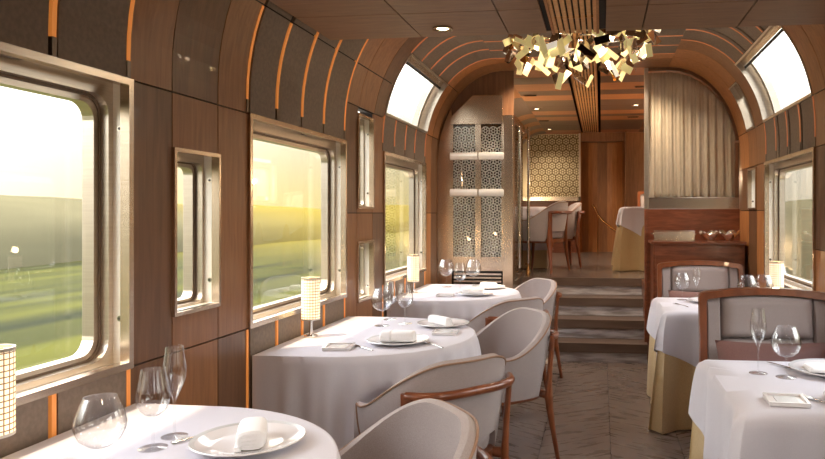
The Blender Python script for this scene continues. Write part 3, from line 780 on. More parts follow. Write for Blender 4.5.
for x, y, nm in ((-.78, 7.75, 'left side, the nearer of two'), (-.80, 9.9, 'left side, the farther of two'), (.43, 9.65, 'right side, farther'), (.42, 7.35, 'right side, nearer')):
    t = MB(); t.box(-.075, .075, -.03, .03, -.006, -.0005, 'cap')
    for k in range(5): t.box(-.065, .065, -.022+k*.0095, -.018+k*.0095, -.0085, -.006, 'rubber')
    o = t.build('ceiling_vent', loc=(x, y, TOP)); tag(o, 'small rectangular vent in the striped ceiling, '+nm, 'vent', 'ceiling vents')

# ------------------------------------------------------------------ chandelier
ch = empty('chandelier', (-.12, 4.25, TOP)); tag(ch, 'chandelier of hanging gold and white metal plates over the aisle', 'chandelier')
mb = MB(); mb.lathe([(0, -.001), (.20, -.001), (.20, -.03), (.18, -.036), (0, -.036)], 'chrome', 36, cap=False); mb.build('ceiling_plate', ch, smooth=True)
rnd = random.Random(5)
mb = MB(); mb2 = None
for ring_r in (.15, .30, .42):
    mb.tube([(ring_r*1.02*math.cos(2*PI*k/40), ring_r*.9*math.sin(2*PI*k/40), -.20) for k in range(40)], .005, 'chrome', 6, closed=True)
for k in range(6):
    a = PI*k/3; mb.tube([(0, 0, -.04), (.42*math.cos(a), .38*math.sin(a), -.20)], .004, 'chrome', 6)
mb.build('frame', ch, smooth=True)
for k in range(135):
    a = rnd.random()*2*PI; rr = math.sqrt(rnd.random())*.45
    if k < 40: rr = .36+.1*rnd.random()
    x, y = rr*math.cos(a), rr*.85*math.sin(a)
    z = -.21-.29*rnd.random()*(1-.5*(rr/.45)**2)-.03
    if k < 40: z = -.21-.17*rnd.random()
    L = rnd.uniform(.07, .13); W = rnd.uniform(.028, .045); th = .003
    m = rnd.choices(['gold_leaf', 'white_leaf', 'mirror_leaf', 'brass'], [.52, .08, .34, .06])[0]
    R = Matrix.Rotation(rnd.uniform(-.9, .9), 4, 'Z') @ Matrix.Rotation(rnd.choice([-1, 1])*rnd.uniform(.2, 1.3), 4, 'Y') @ Matrix.Rotation(rnd.uniform(-.5, .5), 4, 'X')
    b_ = MB(); b_.box(-W/2, W/2, -th/2, th/2, -L/2, L/2, m)
    b_.v = [tuple(R @ Vector(v)+Vector((x, y, z))) for v in b_.v]
    b_.build('plate', ch)
for k in range(22):
    mb = MB()
    a = rnd.random()*2*PI; rr = .1+math.sqrt(rnd.random())*.33
    x, y = rr*math.cos(a), rr*.85*math.sin(a); mb.tube([(x, y, -.20), (x+.01*rnd.uniform(-1, 1), y, -.25-.18*rnd.random())], .0015, 'chrome', 4); mb.build('hanger', ch)
for x, y in ((-.25, 0), (.0, .15), (.22, -.1)):
    ld = bpy.data.lights.new('bulb', 'POINT'); ld.energy = 3.5; ld.color = (1, .86, .66); ld.shadow_soft_size = .03
    lo = bpy.data.objects.new('bulb', ld); col.objects.link(lo); lo.parent = ch; lo.location = (x, y, -.28)

# ------------------------------------------------------------------ tables and cloths
TT = .72; DR = .575
def d_outline(r=DR, n=26, depth=.285, wallgap=0.0, x0=-1.485):
    """open outline of the D-shaped top, local x from the wall to the aisle, y along the car"""
    cx = -1.2; pts = [(x0, -r)]
    for k in range(6): pts.append((x0+(cx-x0)*(k+1)/6, -r))
    pts += [(cx+r*math.cos(-PI/2+PI*k/n), r*math.sin(-PI/2+PI*k/n)) for k in range(1, n)]
    for k in range(7): pts.append((cx+(x0-cx)*k/6, r))
    out = [pts[0]]
    for p in pts[1:]:
        if math.hypot(p[0]-out[-1][0], p[1]-out[-1][1]) > 1e-4: out.append(p)
    return out
def resample(pts, step):
    out = [pts[0]]; acc = 0
    for a, b_ in zip(pts, pts[1:]):
        L = math.hypot(b_[0]-a[0], b_[1]-a[1]); n = max(1, int(round(L/step)))
        for k in range(1, n+1): out.append((a[0]+(b_[0]-a[0])*k/n, a[1]+(b_[1]-a[1])*k/n))
    return out
def d_table(y, z0, where, idx, sc=1.0, over=.50):
    base = (-1.1, y, z0)
    t = empty('dining_table', base); tag(t, 'D-shaped dining table hidden beneath its cloths, '+where, 'table', 'D-shaped tables by the left windows')
    ol = [(x+1.1, yy_) for x, yy_ in d_outline(DR-.03)]
    mb = MB(); mb.prism(ol, 'z', TT-.035, TT-.008, 'wood_mid'); mb.build('tabletop', t)
    mb = MB(); mb.lathe([(0, 0), (.2, 0), (.2, .015), (.045, .03), (.04, .06), (.04, TT-.05), (.12, TT-.036), (0, TT-.036)], 'steel', 24, cap=False); mb.build('pedestal', t, smooth=True)
    rnd = random.Random(idx*13+3)
    def cloth(name, r, top, drop, mat, waves, amp, lab, cat, lift=0, full=True):
        pts = resample([(x+1.1, yy_) for x, yy_ in d_outline(r, 40)], .018)
        n = len(pts); nr = []
        for i in range(n):
            a, c = pts[max(i-1, 0)], pts[min(i+1, n-1)]; tx, ty = c[0]-a[0], c[1]-a[1]; l = math.hypot(tx, ty) or 1
            nr.append((ty/l, -tx/l))
        ph = [rnd.uniform(0, 6.28) for _ in range(3)]
        mb = MB(); rows = []
        J = 15
        for j in range(J+1):
            t_ = j/J; row = []
            for i, (x, yy_) in enumerate(pts):
                s = i/(n-1); e = min(1, min(s, 1-s)*9)       # calmer beside the wall
                wv = (math.sin(s*2*PI*waves+ph[0])+.7*math.sin(s*2*PI*waves*1.7+ph[1])+.35*math.sin(s*2*PI*waves*.43+ph[2]))
                off = amp*e*t_**.85*(wv+1.65)+.012*(1-math.exp(-t_*14))*e
                d = drop*t_
                x2 = x+nr[i][0]*off; y2 = yy_+nr[i][1]*off
                x2 = max(x2, -.385)
                for (qx, qy), (fx, fy) in CH.get(idx, []):      # cloth gives way to the chair seats pushed under it
                    qx2, qy2 = qx+1.1+fx*.02, qy-base[1]+fy*.02
                    vx, vy = x2-qx2, y2-qy2; l = math.hypot(vx, vy) or 1e-3
                    k = min(1, max(0, (t_*drop-.07)/.12)); k = k*k*(3-2*k); Rr = (.295 if mat == 'white_cloth' else .325)*k
                    if l < Rr:
                        vx += fx*.3*(Rr-l)*3; vy += fy*.3*(Rr-l)*3; l2 = math.hypot(vx, vy) or 1e-3
                        x2, y2 = qx2+vx/l2*Rr, qy2+vy/l2*Rr
                zz = top-d if j else top
                if j == 0: zz = top
                row.append((x2, y2, zz-(.0 if j else 0)))
            rows.append(row)
        mb.grid(rows, mat)
        if full:
            inner = [(x*.985, yy_*.985, top+.0015) for x, yy_ in pts]
            mb.grid([rows[0], [(x, yy_, top+.0015) for x, yy_, _ in inner]], mat)
            cxy = (-.05, 0)
            for f in range(3):
                a_ = 1-f/3; b_ = 1-(f+1)/3
                ra = [((x-cxy[0])*a_+cxy[0], yy_*a_, top+.0015) for x, yy_, _ in inner]; rb = [((x-cxy[0])*max(b_, .001)+cxy[0], yy_*max(b_, .001), top+.0015) for x, yy_, _ in inner]
                mb.grid([ra, rb], mat, )
                mb.add([ra[-1], ra[0], rb[0], rb[-1]], [(0, 1, 2, 3)], mat)
            mb.add([rows[0][-1], rows[0][0], inner[0], inner[-1]], [(0, 1, 2, 3)], mat)
        o = mb.build(name, smooth=True, loc=base); o.data.set_sharp_from_angle(angle=1.2)
        tag(o, lab, cat); return o
    u = cloth('tablecloth', DR-.03, TT-.006, TT-.012, 'beige_cloth', 10, .009, 'beige floor-length undercloth '+where, 'tablecloth', full=False)
    u['group'] = 'beige undercloths on the left'
    w = cloth('tablecloth', DR, TT-.0015, over, 'white_cloth', 15, .024, 'white D-shaped tablecloth '+where, 'tablecloth')
    w['group'] = 'white cloths on the left'
CH = {1: [((-.62, 1.80), (-.775, -.632))], 2: [((-.71, 2.80), (-.739, .674)), ((-.575, 3.85), (-.775, -.632))],
      3: [((-.69, 4.70), (-.739, .674)), ((-.66, 5.72), (-.775, -.632))], 4: [((-.655, 7.80), (-.95, .31)), ((-.52, 8.50), (-.95, -.25))]}
d_table(1.505, 0, 'by the nearest left window', 1)
d_table(3.415, 0, 'by the middle left window', 2)
d_table(5.315, 0, 'by the far left window', 3)
d_table(8.15, RF, 'on the raised floor at the far left', 4)

def sq_table(x0, x1, y0, y1, z0, where, idx):
    """rectangular table against the right wall under a round white overlay and beige floor cloth"""
    cx, cy = (x0+x1)/2, (y0+y1)/2; base = (cx, cy, z0); hx, hy = (x1-x0)/2, (y1-y0)/2
    t = empty('dining_table', base); tag(t, 'rectangular dining table hidden beneath its cloths, '+where, 'table', 'rectangular tables on the right')
    mb = MB(); mb.box(-hx+.02, hx-.01, -hy+.02, hy-.02, TT-.035, TT-.008, 'wood_mid'); mb.build('tabletop', t)
    mb = MB(); mb.lathe([(0, 0), (.2, 0), (.2, .015), (.045, .03), (.04, .06), (.04, TT-.05), (.12, TT-.036), (0, TT-.036)], 'steel', 24, cap=False); mb.build('pedestal', t, smooth=True)
    rnd = random.Random(idx*17)
    def cloth(mat, top, shrink, dropf, flare, lab, amp, waves, full):
        ax, ay = hx-shrink, hy-shrink; r = .02
        loop = [(ax, -ay), (-ax+r, -ay)]+[(-ax+r-r*math.sin(PI/2*k/6), -ay+r-r*math.cos(PI/2*k/6)) for k in range(1, 6)]+[(-ax, -ay+r), (-ax, ay-r)] \
            + [(-ax+r-r*math.cos(PI/2*k/6), ay-r+r*math.sin(PI/2*k/6)) for k in range(1, 6)]+[(-ax+r, ay), (ax, ay)]
        pts = resample(loop, .014); n = len(pts); rows = []; nr = []
        for i in range(n):
            a, c = pts[max(i-2, 0)], pts[min(i+2, n-1)]; tx, ty = c[0]-a[0], c[1]-a[1]; l = math.hypot(tx, ty) or 1
            nr.append((-(-ty)/l*-1, -tx/l))
        # outward normals point away from the centre
        nr = [((nx, ny) if nx*p[0]/max(ax, .01)+ny*p[1]/max(ay, .01) > 0 else (-nx, -ny)) for (nx, ny), p in zip(nr, pts)]
        ph = [rnd.uniform(0, 6.28) for _ in range(3)]
        J = 16; mb = MB()
        for j in range(J+1):
            t_ = j/J; row = []
            for i, (x, y) in enumerate(pts):
                dl = math.hypot(x+ax, y+ay); dr_ = math.hypot(x+ax, y-ay); dc = min(dl, dr_)
                cdir = (-1, -1) if dl < dr_ else (-1, 1)
                cone = math.exp(-(dc/.075)**2)+.10*math.exp(-((dc-.22)/.06)**2)
                s = i/(n-1); e = min(1, min(s, 1-s)*10)
                drop = dropf(x, y); d = drop*t_
                sink = -.35*math.exp(-((dc-.13)/.05)**2)
                f = flare*(t_**.45)*(cone)
                wv = amp*e*t_**1.2*(math.sin(s*2*PI*waves+ph[0])+.5*math.sin(s*2*PI*waves*1.9+ph[1]))
                off = max(.004, .010+wv+amp*.8*t_+flare*sink*t_)*min(1, t_*12)
                x2 = x+nr[i][0]*off+cdir[0]*f*.72; y2 = y+nr[i][1]*off+cdir[1]*f*.72
                x2 = min(x2, XR-.012-cx)
                row.append((x2, y2, top-d))
            rows.append(row)
        mb.grid(rows, mat)
        if full:
            for f in range(4):
                a_, b_ = 1-f/4, max(1-(f+1)/4, .001)
                ra = [(x*a_, y*a_, top+(.001 if f else 0)) for x, y in pts]; rb = [(x*b_, y*b_, top+.001) for x, y in pts]
                mb.grid([ra, rb], mat); mb.add([ra[-1], ra[0], rb[0], rb[-1]], [(0, 1, 2, 3)], mat)
        o = mb.build('tablecloth', smooth=True, loc=base); o.data.set_sharp_from_angle(angle=1.2); tag(o, lab, 'tablecloth'); return o
    R = .80
    u = cloth('beige_cloth', TT-.006, .015, lambda x, y: TT-.012, .11, 'beige floor-length undercloth '+where, .030, 8, False)
    u['group'] = 'beige undercloths on the right'
    w = cloth('white_cloth', TT-.0015, 0, lambda x, y: max(.16, R-math.hypot(x, y))-.02, .07, 'white overlay tablecloth '+where, .010, 7, True)
    w['group'] = 'white overlay cloths on the right'
sq_table(.425, 1.195, 2.19, 3.0, 0, 'at the nearest right table', 1)
sq_table(.395, 1.195, 4.375, 5.17, 0, 'at the second right table before the sideboard', 2)
sq_table(.25, 1.15, 7.95, 8.7, RF, 'at the raised table on the far right', 3)

# ------------------------------------------------------------------ tub chairs (face local -Y ... back towards +Y)
def make_tub():
    root = empty('tub_chair', (0, 0, 0))
    FMAX = math.radians(118); n = 56
    def plan(f, r, fb=1.0):   # f=0 is the back
        ex = 2.4
        c, s = math.cos(f), math.sin(f)
        k = (abs(c)**ex+abs(s)**ex)**(-1/ex)
        return (r*1.02*s*k, r*.98*c*k*fb)
    def top(f):
        u_ = abs(f)/FMAX
        return .565+.200*(.5+.5*math.cos(PI*min(1, max(0, (u_-.16)/.80))))
    def bot(f):
        q = min(1, max(0, (.98-abs(f))/.30)); return .345+.105*math.sqrt(q*(2-q))
    rowsO, rowsI = [], []
    K = 9
    for i in range(n+1):
        f = -FMAX+2*FMAX*i/n; ro, ri = [], []
        zt, zb = top(f), bot(f)
        endt = min(1, (1-abs(f)/FMAX)*9+.25)
        for j in range(K+1):
            t = j/K; z = zb+(zt-zb)*t
            r = .246+.038*math.sin(t*PI/2)
            po = plan(f, r); th = .040*endt
            pi_ = plan(f, r-th+.008*math.sin(PI*t))
            ro.append((po[0], po[1], z)); ri.append((pi_[0], pi_[1], z+(.006 if j == K else 0)))
        cap_ = plan(f, .284-.02*endt)
        rowsO.append(ro+[(cap_[0], cap_[1], zt+.013)]); rowsI.append(ri)
    mb = MB()
    prof = [a+list(reversed(b_)) for a, b_ in zip(rowsO, rowsI)]
    mb.grid(prof, 'fabric', closed_v=True); mb.add(prof[0], [tuple(range(len(prof[0])))], 'fabric'); mb.add(prof[-1], [tuple(range(len(prof[0])))], 'fabric')
    mb.build('shell', root, smooth=True)
    mb = MB()
    path = []
    for i in range(n+1):
        f = -FMAX+2*FMAX*i/n; p = plan(f, .2855); path.append((p[0], p[1], top(f)+.002))
    f = FMAX
    mb.tube(path, .0042, 'piping', 6)
    for sg in (-1, 1):
        pp = [plan(sg*FMAX, .246+.038*math.sin(t*PI/2)+.002)+(bot(FMAX)+(top(FMAX)-bot(FMAX))*t,) for t in [k/8 for k in range(9)]]
        mb.tube(pp, .0042, 'piping', 6)
    mb.build('piping', root, smooth=True)
    # seat cushion
    mb = MB(); rows = []; m_ = 36
    for (rr, z) in [(.0, .372), (.8, .372), (.97, .380), (1.0, .40), (1.0, .435), (.96, .455), (.8, .467), (.4, .474), (.0, .476)]:
        row = []
        for k in range(m_):
            a = 2*PI*k/m_; c, s = math.cos(a), math.sin(a); q = (abs(c)**3+abs(s)**3)**(-1/3)
            row.append((.218*rr*c*q, -.02+.232*rr*s*q, z))
        rows.append(row)
    mb.grid(rows, 'fabric', closed_v=True); mb.build('seat_cushion', root, smooth=True)
    mb = MB()
    rows = []
    for (rr, z) in [(.0, .322), (1.0, .322), (1.03, .328), (1.03, .370), (.0, .371)]:
        row = []
        for k in range(m_):
            a = 2*PI*k/m_; c, s = math.cos(a), math.sin(a); q = (abs(c)**3+abs(s)**3)**(-1/3)
            row.append((.225*rr*c*q, -.02+.235*rr*s*q, z))
        rows.append(row)
    mb.grid(rows, 'chair_wood', closed_v=True); mb.build('seat_frame', root, smooth=True)
    # back legs run up as posts to the back rail
    for sg in (-1, 1):
        u_ = Vector((sg*.775, .632, 0)).normalized(); tn = Vector((-u_.y, u_.x, 0))
        st_ = [(0, .352, .011, .013), (.15, .325, .013, .018), (.27, .306, .017, .029), (.335, .300, .018, .040), (.40, .302, .015, .028), (.50, .308, .013, .022), (.60, .316, .012, .021), (.668, .320, .012, .020)]
        rows = []
        for z, rr, hw, hl in st_:
            c_ = u_*rr; row = []
            for k in range(16):
                a_ = 2*PI*k/16; q = (abs(math.cos(a_))**3+abs(math.sin(a_))**3)**(-1/3)
                v = c_+u_*(hw*q*math.cos(a_))+tn*(hl*q*math.sin(a_)); row.append((v.x, v.y, z))
            rows.append(row)
        mb = MB(); mb.grid(rows, 'chair_wood', closed_v=True); mb.add(rows[0], [tuple(range(16))], 'chair_wood'); mb.add(rows[-1], [tuple(range(16))], 'chair_wood')
        mb.tube([tuple(u_*.29+Vector((0, 0, .345))), tuple(u_*.24+Vector((0, 0, .352))), tuple(u_*.19+Vector((0, 0, .352)))], [.024, .019, .017], 'chair_wood', 10)
        mb.build('back_leg', root, smooth=True)
    pts = []
    for k in range(17):
        t = k/16; f = -1+2*t; pts.append((f*.247, .201+.098*(1-f**4)**.8, .658))
    mb = MB(); mb.tube(pts, .0155, 'chair_wood', 12, flat=1.15)
    mb.build('back_rail', root, smooth=True)
    for sg in (-1, 1):
        mb = MB(); mb.tube([(sg*.19, -.205, 0), (sg*.185, -.19, .15), (sg*.18, -.18, .345)], [.011, .014, .019], 'chair_wood', 12); mb.build('front_leg', root, smooth=True)
    return root
tub = make_tub(); used = False
def rz_for(fx, fy):   # local -Y is where the sitter faces
    return math.atan2(fx, -fy)
tubs = [((-.62, 1.80, 0), (-.775, -.632), 'grey tub chair at the far side of the nearest left table'),
        ((-.69, 2.81, 0), (-.739, .674), 'grey tub chair with wooden back rail at the near side of the middle left table'),
        ((-.575, 3.85, 0), (-.775, -.632), 'grey tub chair at the far side of the middle left table'),
        ((-.69, 4.70, 0), (-.739, .674), 'grey tub chair at the near side of the far left table'),
        ((-.66, 5.72, 0), (-.775, -.632), 'grey tub chair at the far side of the far left table'),
        ((-.655, 7.80, RF), (-.95, .31), 'pale tub chair on the raised floor, the nearer of two'),
        ((-.52, 8.50, RF), (-.95, -.25), 'pale tub chair on the raised floor, the farther of two')]
for loc, f, lab in tubs:
    place(tub, used, loc, rz_for(*f), lab, 'chair', 'tub chairs'); used = True

# ------------------------------------------------------------------ framed armchairs on the right (backs at +Y, face camera)
def make_arm(w=.66):
    root = empty('upholstered_chair', (0, 0, 0)); h = w/2
    def topz(x): return .925+.028*(1-(x/h)**2)
    mb = MB(); pts = [(-h+.018, .0, topz(-h)-.018)]
    n = 20
    outer = [(-h, .10), (-h, topz(h)-.02)]
    outer += [(-h+.006, topz(h)-.006)]+[(x, topz(x)) for x in [-h+.02+(w-.04)*k/n for k in range(n+1)]]+[(h-.006, topz(h)-.006), (h, topz(h)-.02), (h, .10)]
    inner = [(-h+.034, .10), (-h+.034, topz(h)-.055)]
    inner += [(-h+.036, topz(h)-.042)]+[(x*(h-.04)/(h-.02), topz(x)-.034) for x in [-h+.02+(w-.04)*k/n for k in range(n+1)]]+[(h-.036, topz(h)-.042), (h-.034, topz(h)-.055), (h-.034, .10)]
    rows = []
    for (a, b_, y) in ((outer, None, -.028), (outer, None, .028), (inner, None, .028), (inner, None, -.028)):
        rows.append([(x, y+(z-.5)*.10, z) for x, z in a])
    mb.grid(rows, 'chair_wood', closed_u=True); mb.build('back_frame', root, smooth=True, bevel=0)
    # back pad with side rolls
    def pad(x0, x1, z0f, z1f, y, puff, name, mat='fabric_bench'):
        mb = MB(); nx, nz = 18, 14; F, B = [], []
        for j in range(nz+1):
            rowf, rowb = [], []
            for i in range(nx+1):
                s, t = i/nx, j/nz; x = x0+(x1-x0)*s; z = z0f(x)+(z1f(x)-z0f(x))*t
                e = min(1, min(s, 1-s)*10)**.5*min(1, min(t, 1-t)*9)**.5
                yy_ = y+(z-.5)*.10
                rowf.append((x, yy_-puff*e, z)); rowb.append((x, yy_+.004, z))
            F.append(rowf); B.append(rowb)
        mb.grid(F, mat); mb.grid(B, mat)
        edge = lambda G: [G[0][i] for i in range(nx+1)]+[G[j][nx] for j in range(1, nz+1)]+[G[nz][i] for i in range(nx-1, -1, -1)]+[G[j][0] for j in range(nz-1, 0, -1)]
        mb.grid([edge(F), edge(B)], mat, closed_v=True); return mb.build(name, root, smooth=True)
    pad(-h+.034, -h+.105, lambda x: .30, lambda x: topz(x)-.036, .008, .03, 'side_pad')
    pad(h-.105, h-.034, lambda x: .30, lambda x: topz(x)-.036, .008, .03, 'side_pad')
    pad(-h+.105, h-.105, lambda x: .70, lambda x: topz(x)-.036, .008, .05, 'back_pad')
    pad(-h+.105, h-.105, lambda x: .42, lambda x: .70, .008, .055, 'lumbar_pad')
    mb = MB(); mb.box(-h+.034, h-.034, .008, .02, .30, .90, 'fabric_bench'); mb.v = [(x, y+(z-.5)*.10, z) for x, y, z in mb.v]; mb.build('back_panel', root)
    mb = MB(); mb.box(-h+.03, h-.03, -.50, -.05, .34, .455, 'fabric_bench'); mb.build('seat_cushion', root, bevel=.03, smooth=True)
    mb = MB(); mb.box(-h+.02, h-.02, -.49, -.01, .29, .338, 'chair_wood'); mb.build('seat_frame', root, bevel=.006)
    for sx in (-1, 1):
        for y in (-.46, -.02):
            mb = MB(); mb.tube([(sx*(h-.04), y, 0), (sx*(h-.04), y, .292)], [.014, .02], 'chair_wood', 10); mb.build('leg', root, smooth=True)
    return root
arm = make_arm(); used = False
for loc, lab in (((.825, 3.62, 0), 'large wood-framed grey chair with a brown pillow at the nearest right table'),
                 ((.775, 5.66, 0), 'wood-framed grey chair at the second right table, before the sideboard'),
                 ((.80, 9.22, RF), 'wood-framed grey chair on the raised floor behind the far right table')):
    place(arm, used, loc, 0, lab, 'chair', 'wood-framed chairs on the right'); used = True
def pillow(loc, w, hgt, lab):
    mb = MB(); rows = []; nx, nz = 22, 12
    for sgn in (1, -1):
        rows = []
        for j in range(nz+1):
            row = []
            for i in range(nx+1):
                s, t = 2*i/nx-1, 2*j/nz-1
                e = ((1-s**2)*(1-t**2))**.45 if abs(s) < 1 and abs(t) < 1 else 0
                row.append((w/2*s*(1-.05*(1-t*t)), sgn*-.055*e+.04*t, hgt/2*t*(1-.10*(1-s*s))+hgt/2))
            rows.append(row)
        mb.grid(rows, 'pillow')
    o = mb.build('pillow', smooth=True, loc=loc); tag(o, lab, 'pillow', 'brown pillows'); return o
pillow((.82, 3.50, .457), .53, .25, 'brown lumbar pillow on the chair at the nearest right table')
pillow((.77, 5.555, .457), .50, .27, 'brown lumbar pillow on the chair before the sideboard')

# ------------------------------------------------------------------ tableware prototypes
def stem_glass(name, prof, stem_h, foot_r, n=40):
    """prof: outer bowl profile (r,z) from stem top upwards"""
    root = empty(name, (0, 0, 0))
    th = .0011
    mb = MB(); outer = prof; inner = [(max(r-th, .0008), z+(.003 if i == 0 else 0)) for i, (r, z) in enumerate(prof)]
    mb.lathe(outer+list(reversed(inner)), 'crystal', n, cap=False); mb.build('bowl', root, smooth=True)
    mb = MB(); mb.lathe([(.0045, .0055), (.0034, .02), (.0030, stem_h*.6), (.0038, stem_h-.008), (prof[0][0], prof[0][1]+.0005)], 'crystal', 16, cap=False); mb.build('stem', root, smooth=True)
    mb = MB(); mb.lathe([(0, 0), (foot_r, 0), (foot_r, .0016), (foot_r*.5, .0032), (.0045, .0055), (0, .006)], 'crystal', n, cap=False); mb.build('foot', root, smooth=True)
    return root
wine = stem_glass('wine_glass', [(.006, .082), (.020, .088), (.034, .103), (.0405, .122), (.0415, .135), (.038, .158), (.033, .180), (.0295, .205)], .082, .036)
ball = stem_glass('burgundy_glass', [(.006, .080), (.026, .086), (.046, .103), (.056, .125), (.0575, .140), (.053, .162), (.043, .187), (.036, .203)], .080, .040)
flute = stem_glass('champagne_glass', [(.005, .100), (.009, .112), (.020, .135), (.029, .160), (.0305, .178), (.0285, .200), (.0245, .225), (.0225, .245)], .100, .034)
G_used = {'w': False, 'b': False, 'f': False}
protos = {'w': (wine, 'wine glass'), 'b': (ball, 'wine glass'), 'f': (flute, 'champagne glass')}
def gl(kind, x, y, lab, z=TT+.0015, sc=1):
    place(protos[kind][0], G_used[kind], (x, y, z), 0, lab, 'glass', {'w': 'wine glasses', 'b': 'balloon wine glasses', 'f': 'champagne glasses'}[kind], (sc, sc, sc)); G_used[kind] = True
def make_plate(r=.145):
    root = empty('dinner_plate', (0, 0, 0))
    mb = MB(); mb.lathe([(0, 0), (r*.55, 0), (r*.60, .003), (r*.97, .015), (r, .018), (r*.985, .0205), (r*.66, .009), (r*.58, .0055), (0, .0055)], 'porcelain', 56, cap=False)
    mb.build('plate', root, smooth=True)
    mb = MB(); mb.lathe([(r*.985, .0206), (r*.90, .0178)], 'pearl', 56, cap=False); mb.build('rim_band', root, smooth=True)
    return root
plate = make_plate(); p_used = False
def put_plate(x, y, lab, sc=1, z=TT+.0015):
    global p_used
    place(plate, p_used, (x, y, z), 0, lab, 'plate', 'dinner plates', (sc, sc, 1)); p_used = True
def make_napkin(w=.15, d=.075, h=.05):
    """folded linen roll with a tucked end"""
    mb = MB(); n = 18
    def sec(x, k):
        pts = []
        for i in range(n):
            a = 2*PI*i/n; rr = (abs(math.cos(a))**3.2+abs(math.sin(a))**3.2)**(-1/3.2)
            pts.append((x, k*d/2*rr*math.cos(a), h/2+k*h/2*rr*math.sin(a)-(1-k)*h*.3))
        return pts
    rows = [sec(-w/2, .80), sec(-w/2+.006, .95), sec(-w*.2, 1), sec(-w*.18, .93), sec(-w*.15, .97), sec(w*.2, 1.0), sec(w/2-.006, .96), sec(w/2, .82)]
    mb.grid(rows, 'napkin', closed_v=True); mb.add(rows[0], [tuple(range(n))], 'napkin'); mb.add(rows[-1], [tuple(range(n))], 'napkin')
    for k in range(3): mb.tube([(-w/2-.001, -d*.28+k*d*.1, h*(.3+.18*k)), (-w/2-.001, d*.30, h*(.25+.2*k))], .0022, 'napkin', 5)
    mb.box(-w*.5, w*.5, d*.30, d*.52, 0, h*.22, 'napkin')
    return mb.build('napkin', smooth=True)
nap = make_napkin(); n_used = False
def put_nap(x, y, rz, lab, z=TT+.0075, sc=(1, 1, 1)):
    global n_used
    o = nap if not n_used else nap.copy()
    if n_used: col.objects.link(o)
    n_used = True; o.location = (x, y, z); o.rotation_euler = (0, 0, rz); o.scale = sc; tag(o, lab, 'napkin', 'folded napkins')
def make_dish(s=.062):
    root = empty('butter_dish', (0, 0, 0))
    mb = MB(); mb.box(-s, s, -s, s, 0, .006, 'porcelain'); mb.build('base', root, bevel=.001)
    mb = MB()
    mb.box(-s, s, -s, -s+.009, .006, .013, 'porcelain'); mb.box(-s, s, s-.009, s, .006, .013, 'porcelain'); mb.box(-s, -s+.009, -s+.009, s-.009, .006, .013, 'porcelain'); mb.box(s-.009, s, -s+.009, s-.009, .006, .013, 'porcelain')
    mb.build('rim', root, bevel=.002)
    mb = MB(); mb.box(-s*.55, s*.55, -s*.6, s*.6, .0062, .0088, 'pearl'); mb.build('silver_inlay', root)
    return root
dish = make_dish(); d_used = False
def put_dish(x, y, rz, lab):
    global d_used
    place(dish, d_used, (x, y, TT+.0015), rz, lab, 'dish', 'square butter dishes'); d_used = True
def make_fork():
    mb = MB(); mb.tube([(0, -.10, .003), (0, -.05, .005), (0, .02, .004)], [.0055, .0035, .003], 'cutlery', 8, flat=.5)
    mb.prism([(-.010, .028), (-.004, .018), (.004, .018), (.010, .028), (.011, .045), (-.011, .045)], 'z', .003, .005, 'cutlery')
    for k in range(4):
        x = -.0095+k*.00633; mb.box(x-.0016, x+.0016, .044, .085, .003, .0048, 'cutlery')
    return mb.build('fork', smooth=True)
def make_knife():
    mb = MB(); mb.tube([(0, -.10, .0035), (0, -.05, .004), (0, .0, .0035)], [.0055, .0048, .0042], 'cutlery', 8, flat=.6)
    mb.prism([(-.006, 0), (.006, 0), (.007, .05), (.005, .09), (-.001, .108), (-.006, .095)], 'z', .0025, .0042, 'cutlery')
    return mb.build('table_knife', smooth=True)
fork, knife = make_fork(), make_knife(); c_used = {'f': False, 'k': False}
def cut(kind, x, y, rz, lab, z=TT+.0012):
    pr = fork if kind == 'f' else knife; o = pr
    if c_used[kind]: o = pr.copy(); col.objects.link(o)
    c_used[kind] = True; o.location = (x, y, z); o.rotation_euler = (0, 0, rz); tag(o, lab, 'fork' if kind == 'f' else 'knife', 'forks' if kind == 'f' else 'table knives')

# pixel readings of the photo were turned into table-plane positions once, offline
n1, n2, n3 = 'on the nearest left table', 'on the middle left table', 'on the far left table'
gl('b', -1.125, 1.455, 'large balloon wine glass '+n1+', at the bottom left corner', sc=.95)
gl('w', -1.15, 1.68, 'wine glass '+n1+', between the balloon glass and the champagne glass')
gl('f', -1.152, 1.775, 'tall champagne glass '+n1)
put_plate(-.92, 1.74, 'silver-rimmed white plate '+n1+' holding a folded napkin', 1.0)
put_nap(-.91, 1.74, 2.0, 'white folded napkin on the plate of the nearest left table', sc=(.95, 1.0, 1))
cut('k', -1.07, 1.80, -.55, 'silver knife at the left of the plate '+n1)
gl('b', -1.173, 3.66, 'wine glass '+n2+', the leftmost and nearest to camera')
gl('w', -1.195, 3.88, 'wine glass '+n2+', behind the others', sc=1.05)
gl('w', -1.068, 3.742, 'wine glass '+n2+', rightmost of its three glasses', sc=1.08)
put_plate(-.945, 3.19, 'white plate '+n2+', nearer of its two plates', 1.0)
put_nap(-.945, 3.19, .05, 'thick folded white napkin on the nearer plate of the middle left table', sc=(1.05, 1.1, 1.05))
put_plate(-.845, 3.70, 'white plate '+n2+', farther of its two plates', .98)
put_nap(-.865, 3.71, -.75, 'rolled white napkin lying diagonally on the farther plate of the middle left table', sc=(1.15, .7, .9))
put_dish(-1.17, 3.03, .15, 'square white butter dish '+n2+', at its near edge')
put_dish(-.78, 3.47, .1, 'square white butter dish '+n2+', at its aisle edge')
cut('k', -1.075, 3.055, .85, 'silver knife beside the near butter dish '+n2)
cut('f', -.775, 3.16, .75, 'silver fork right of the nearer plate '+n2)
gl('b', -1.263, 5.64, 'balloon wine glass '+n3+', leftmost of three', sc=1.12)
gl('w', -1.06, 5.22, 'wine glass '+n3+', middle of three', sc=1.12)
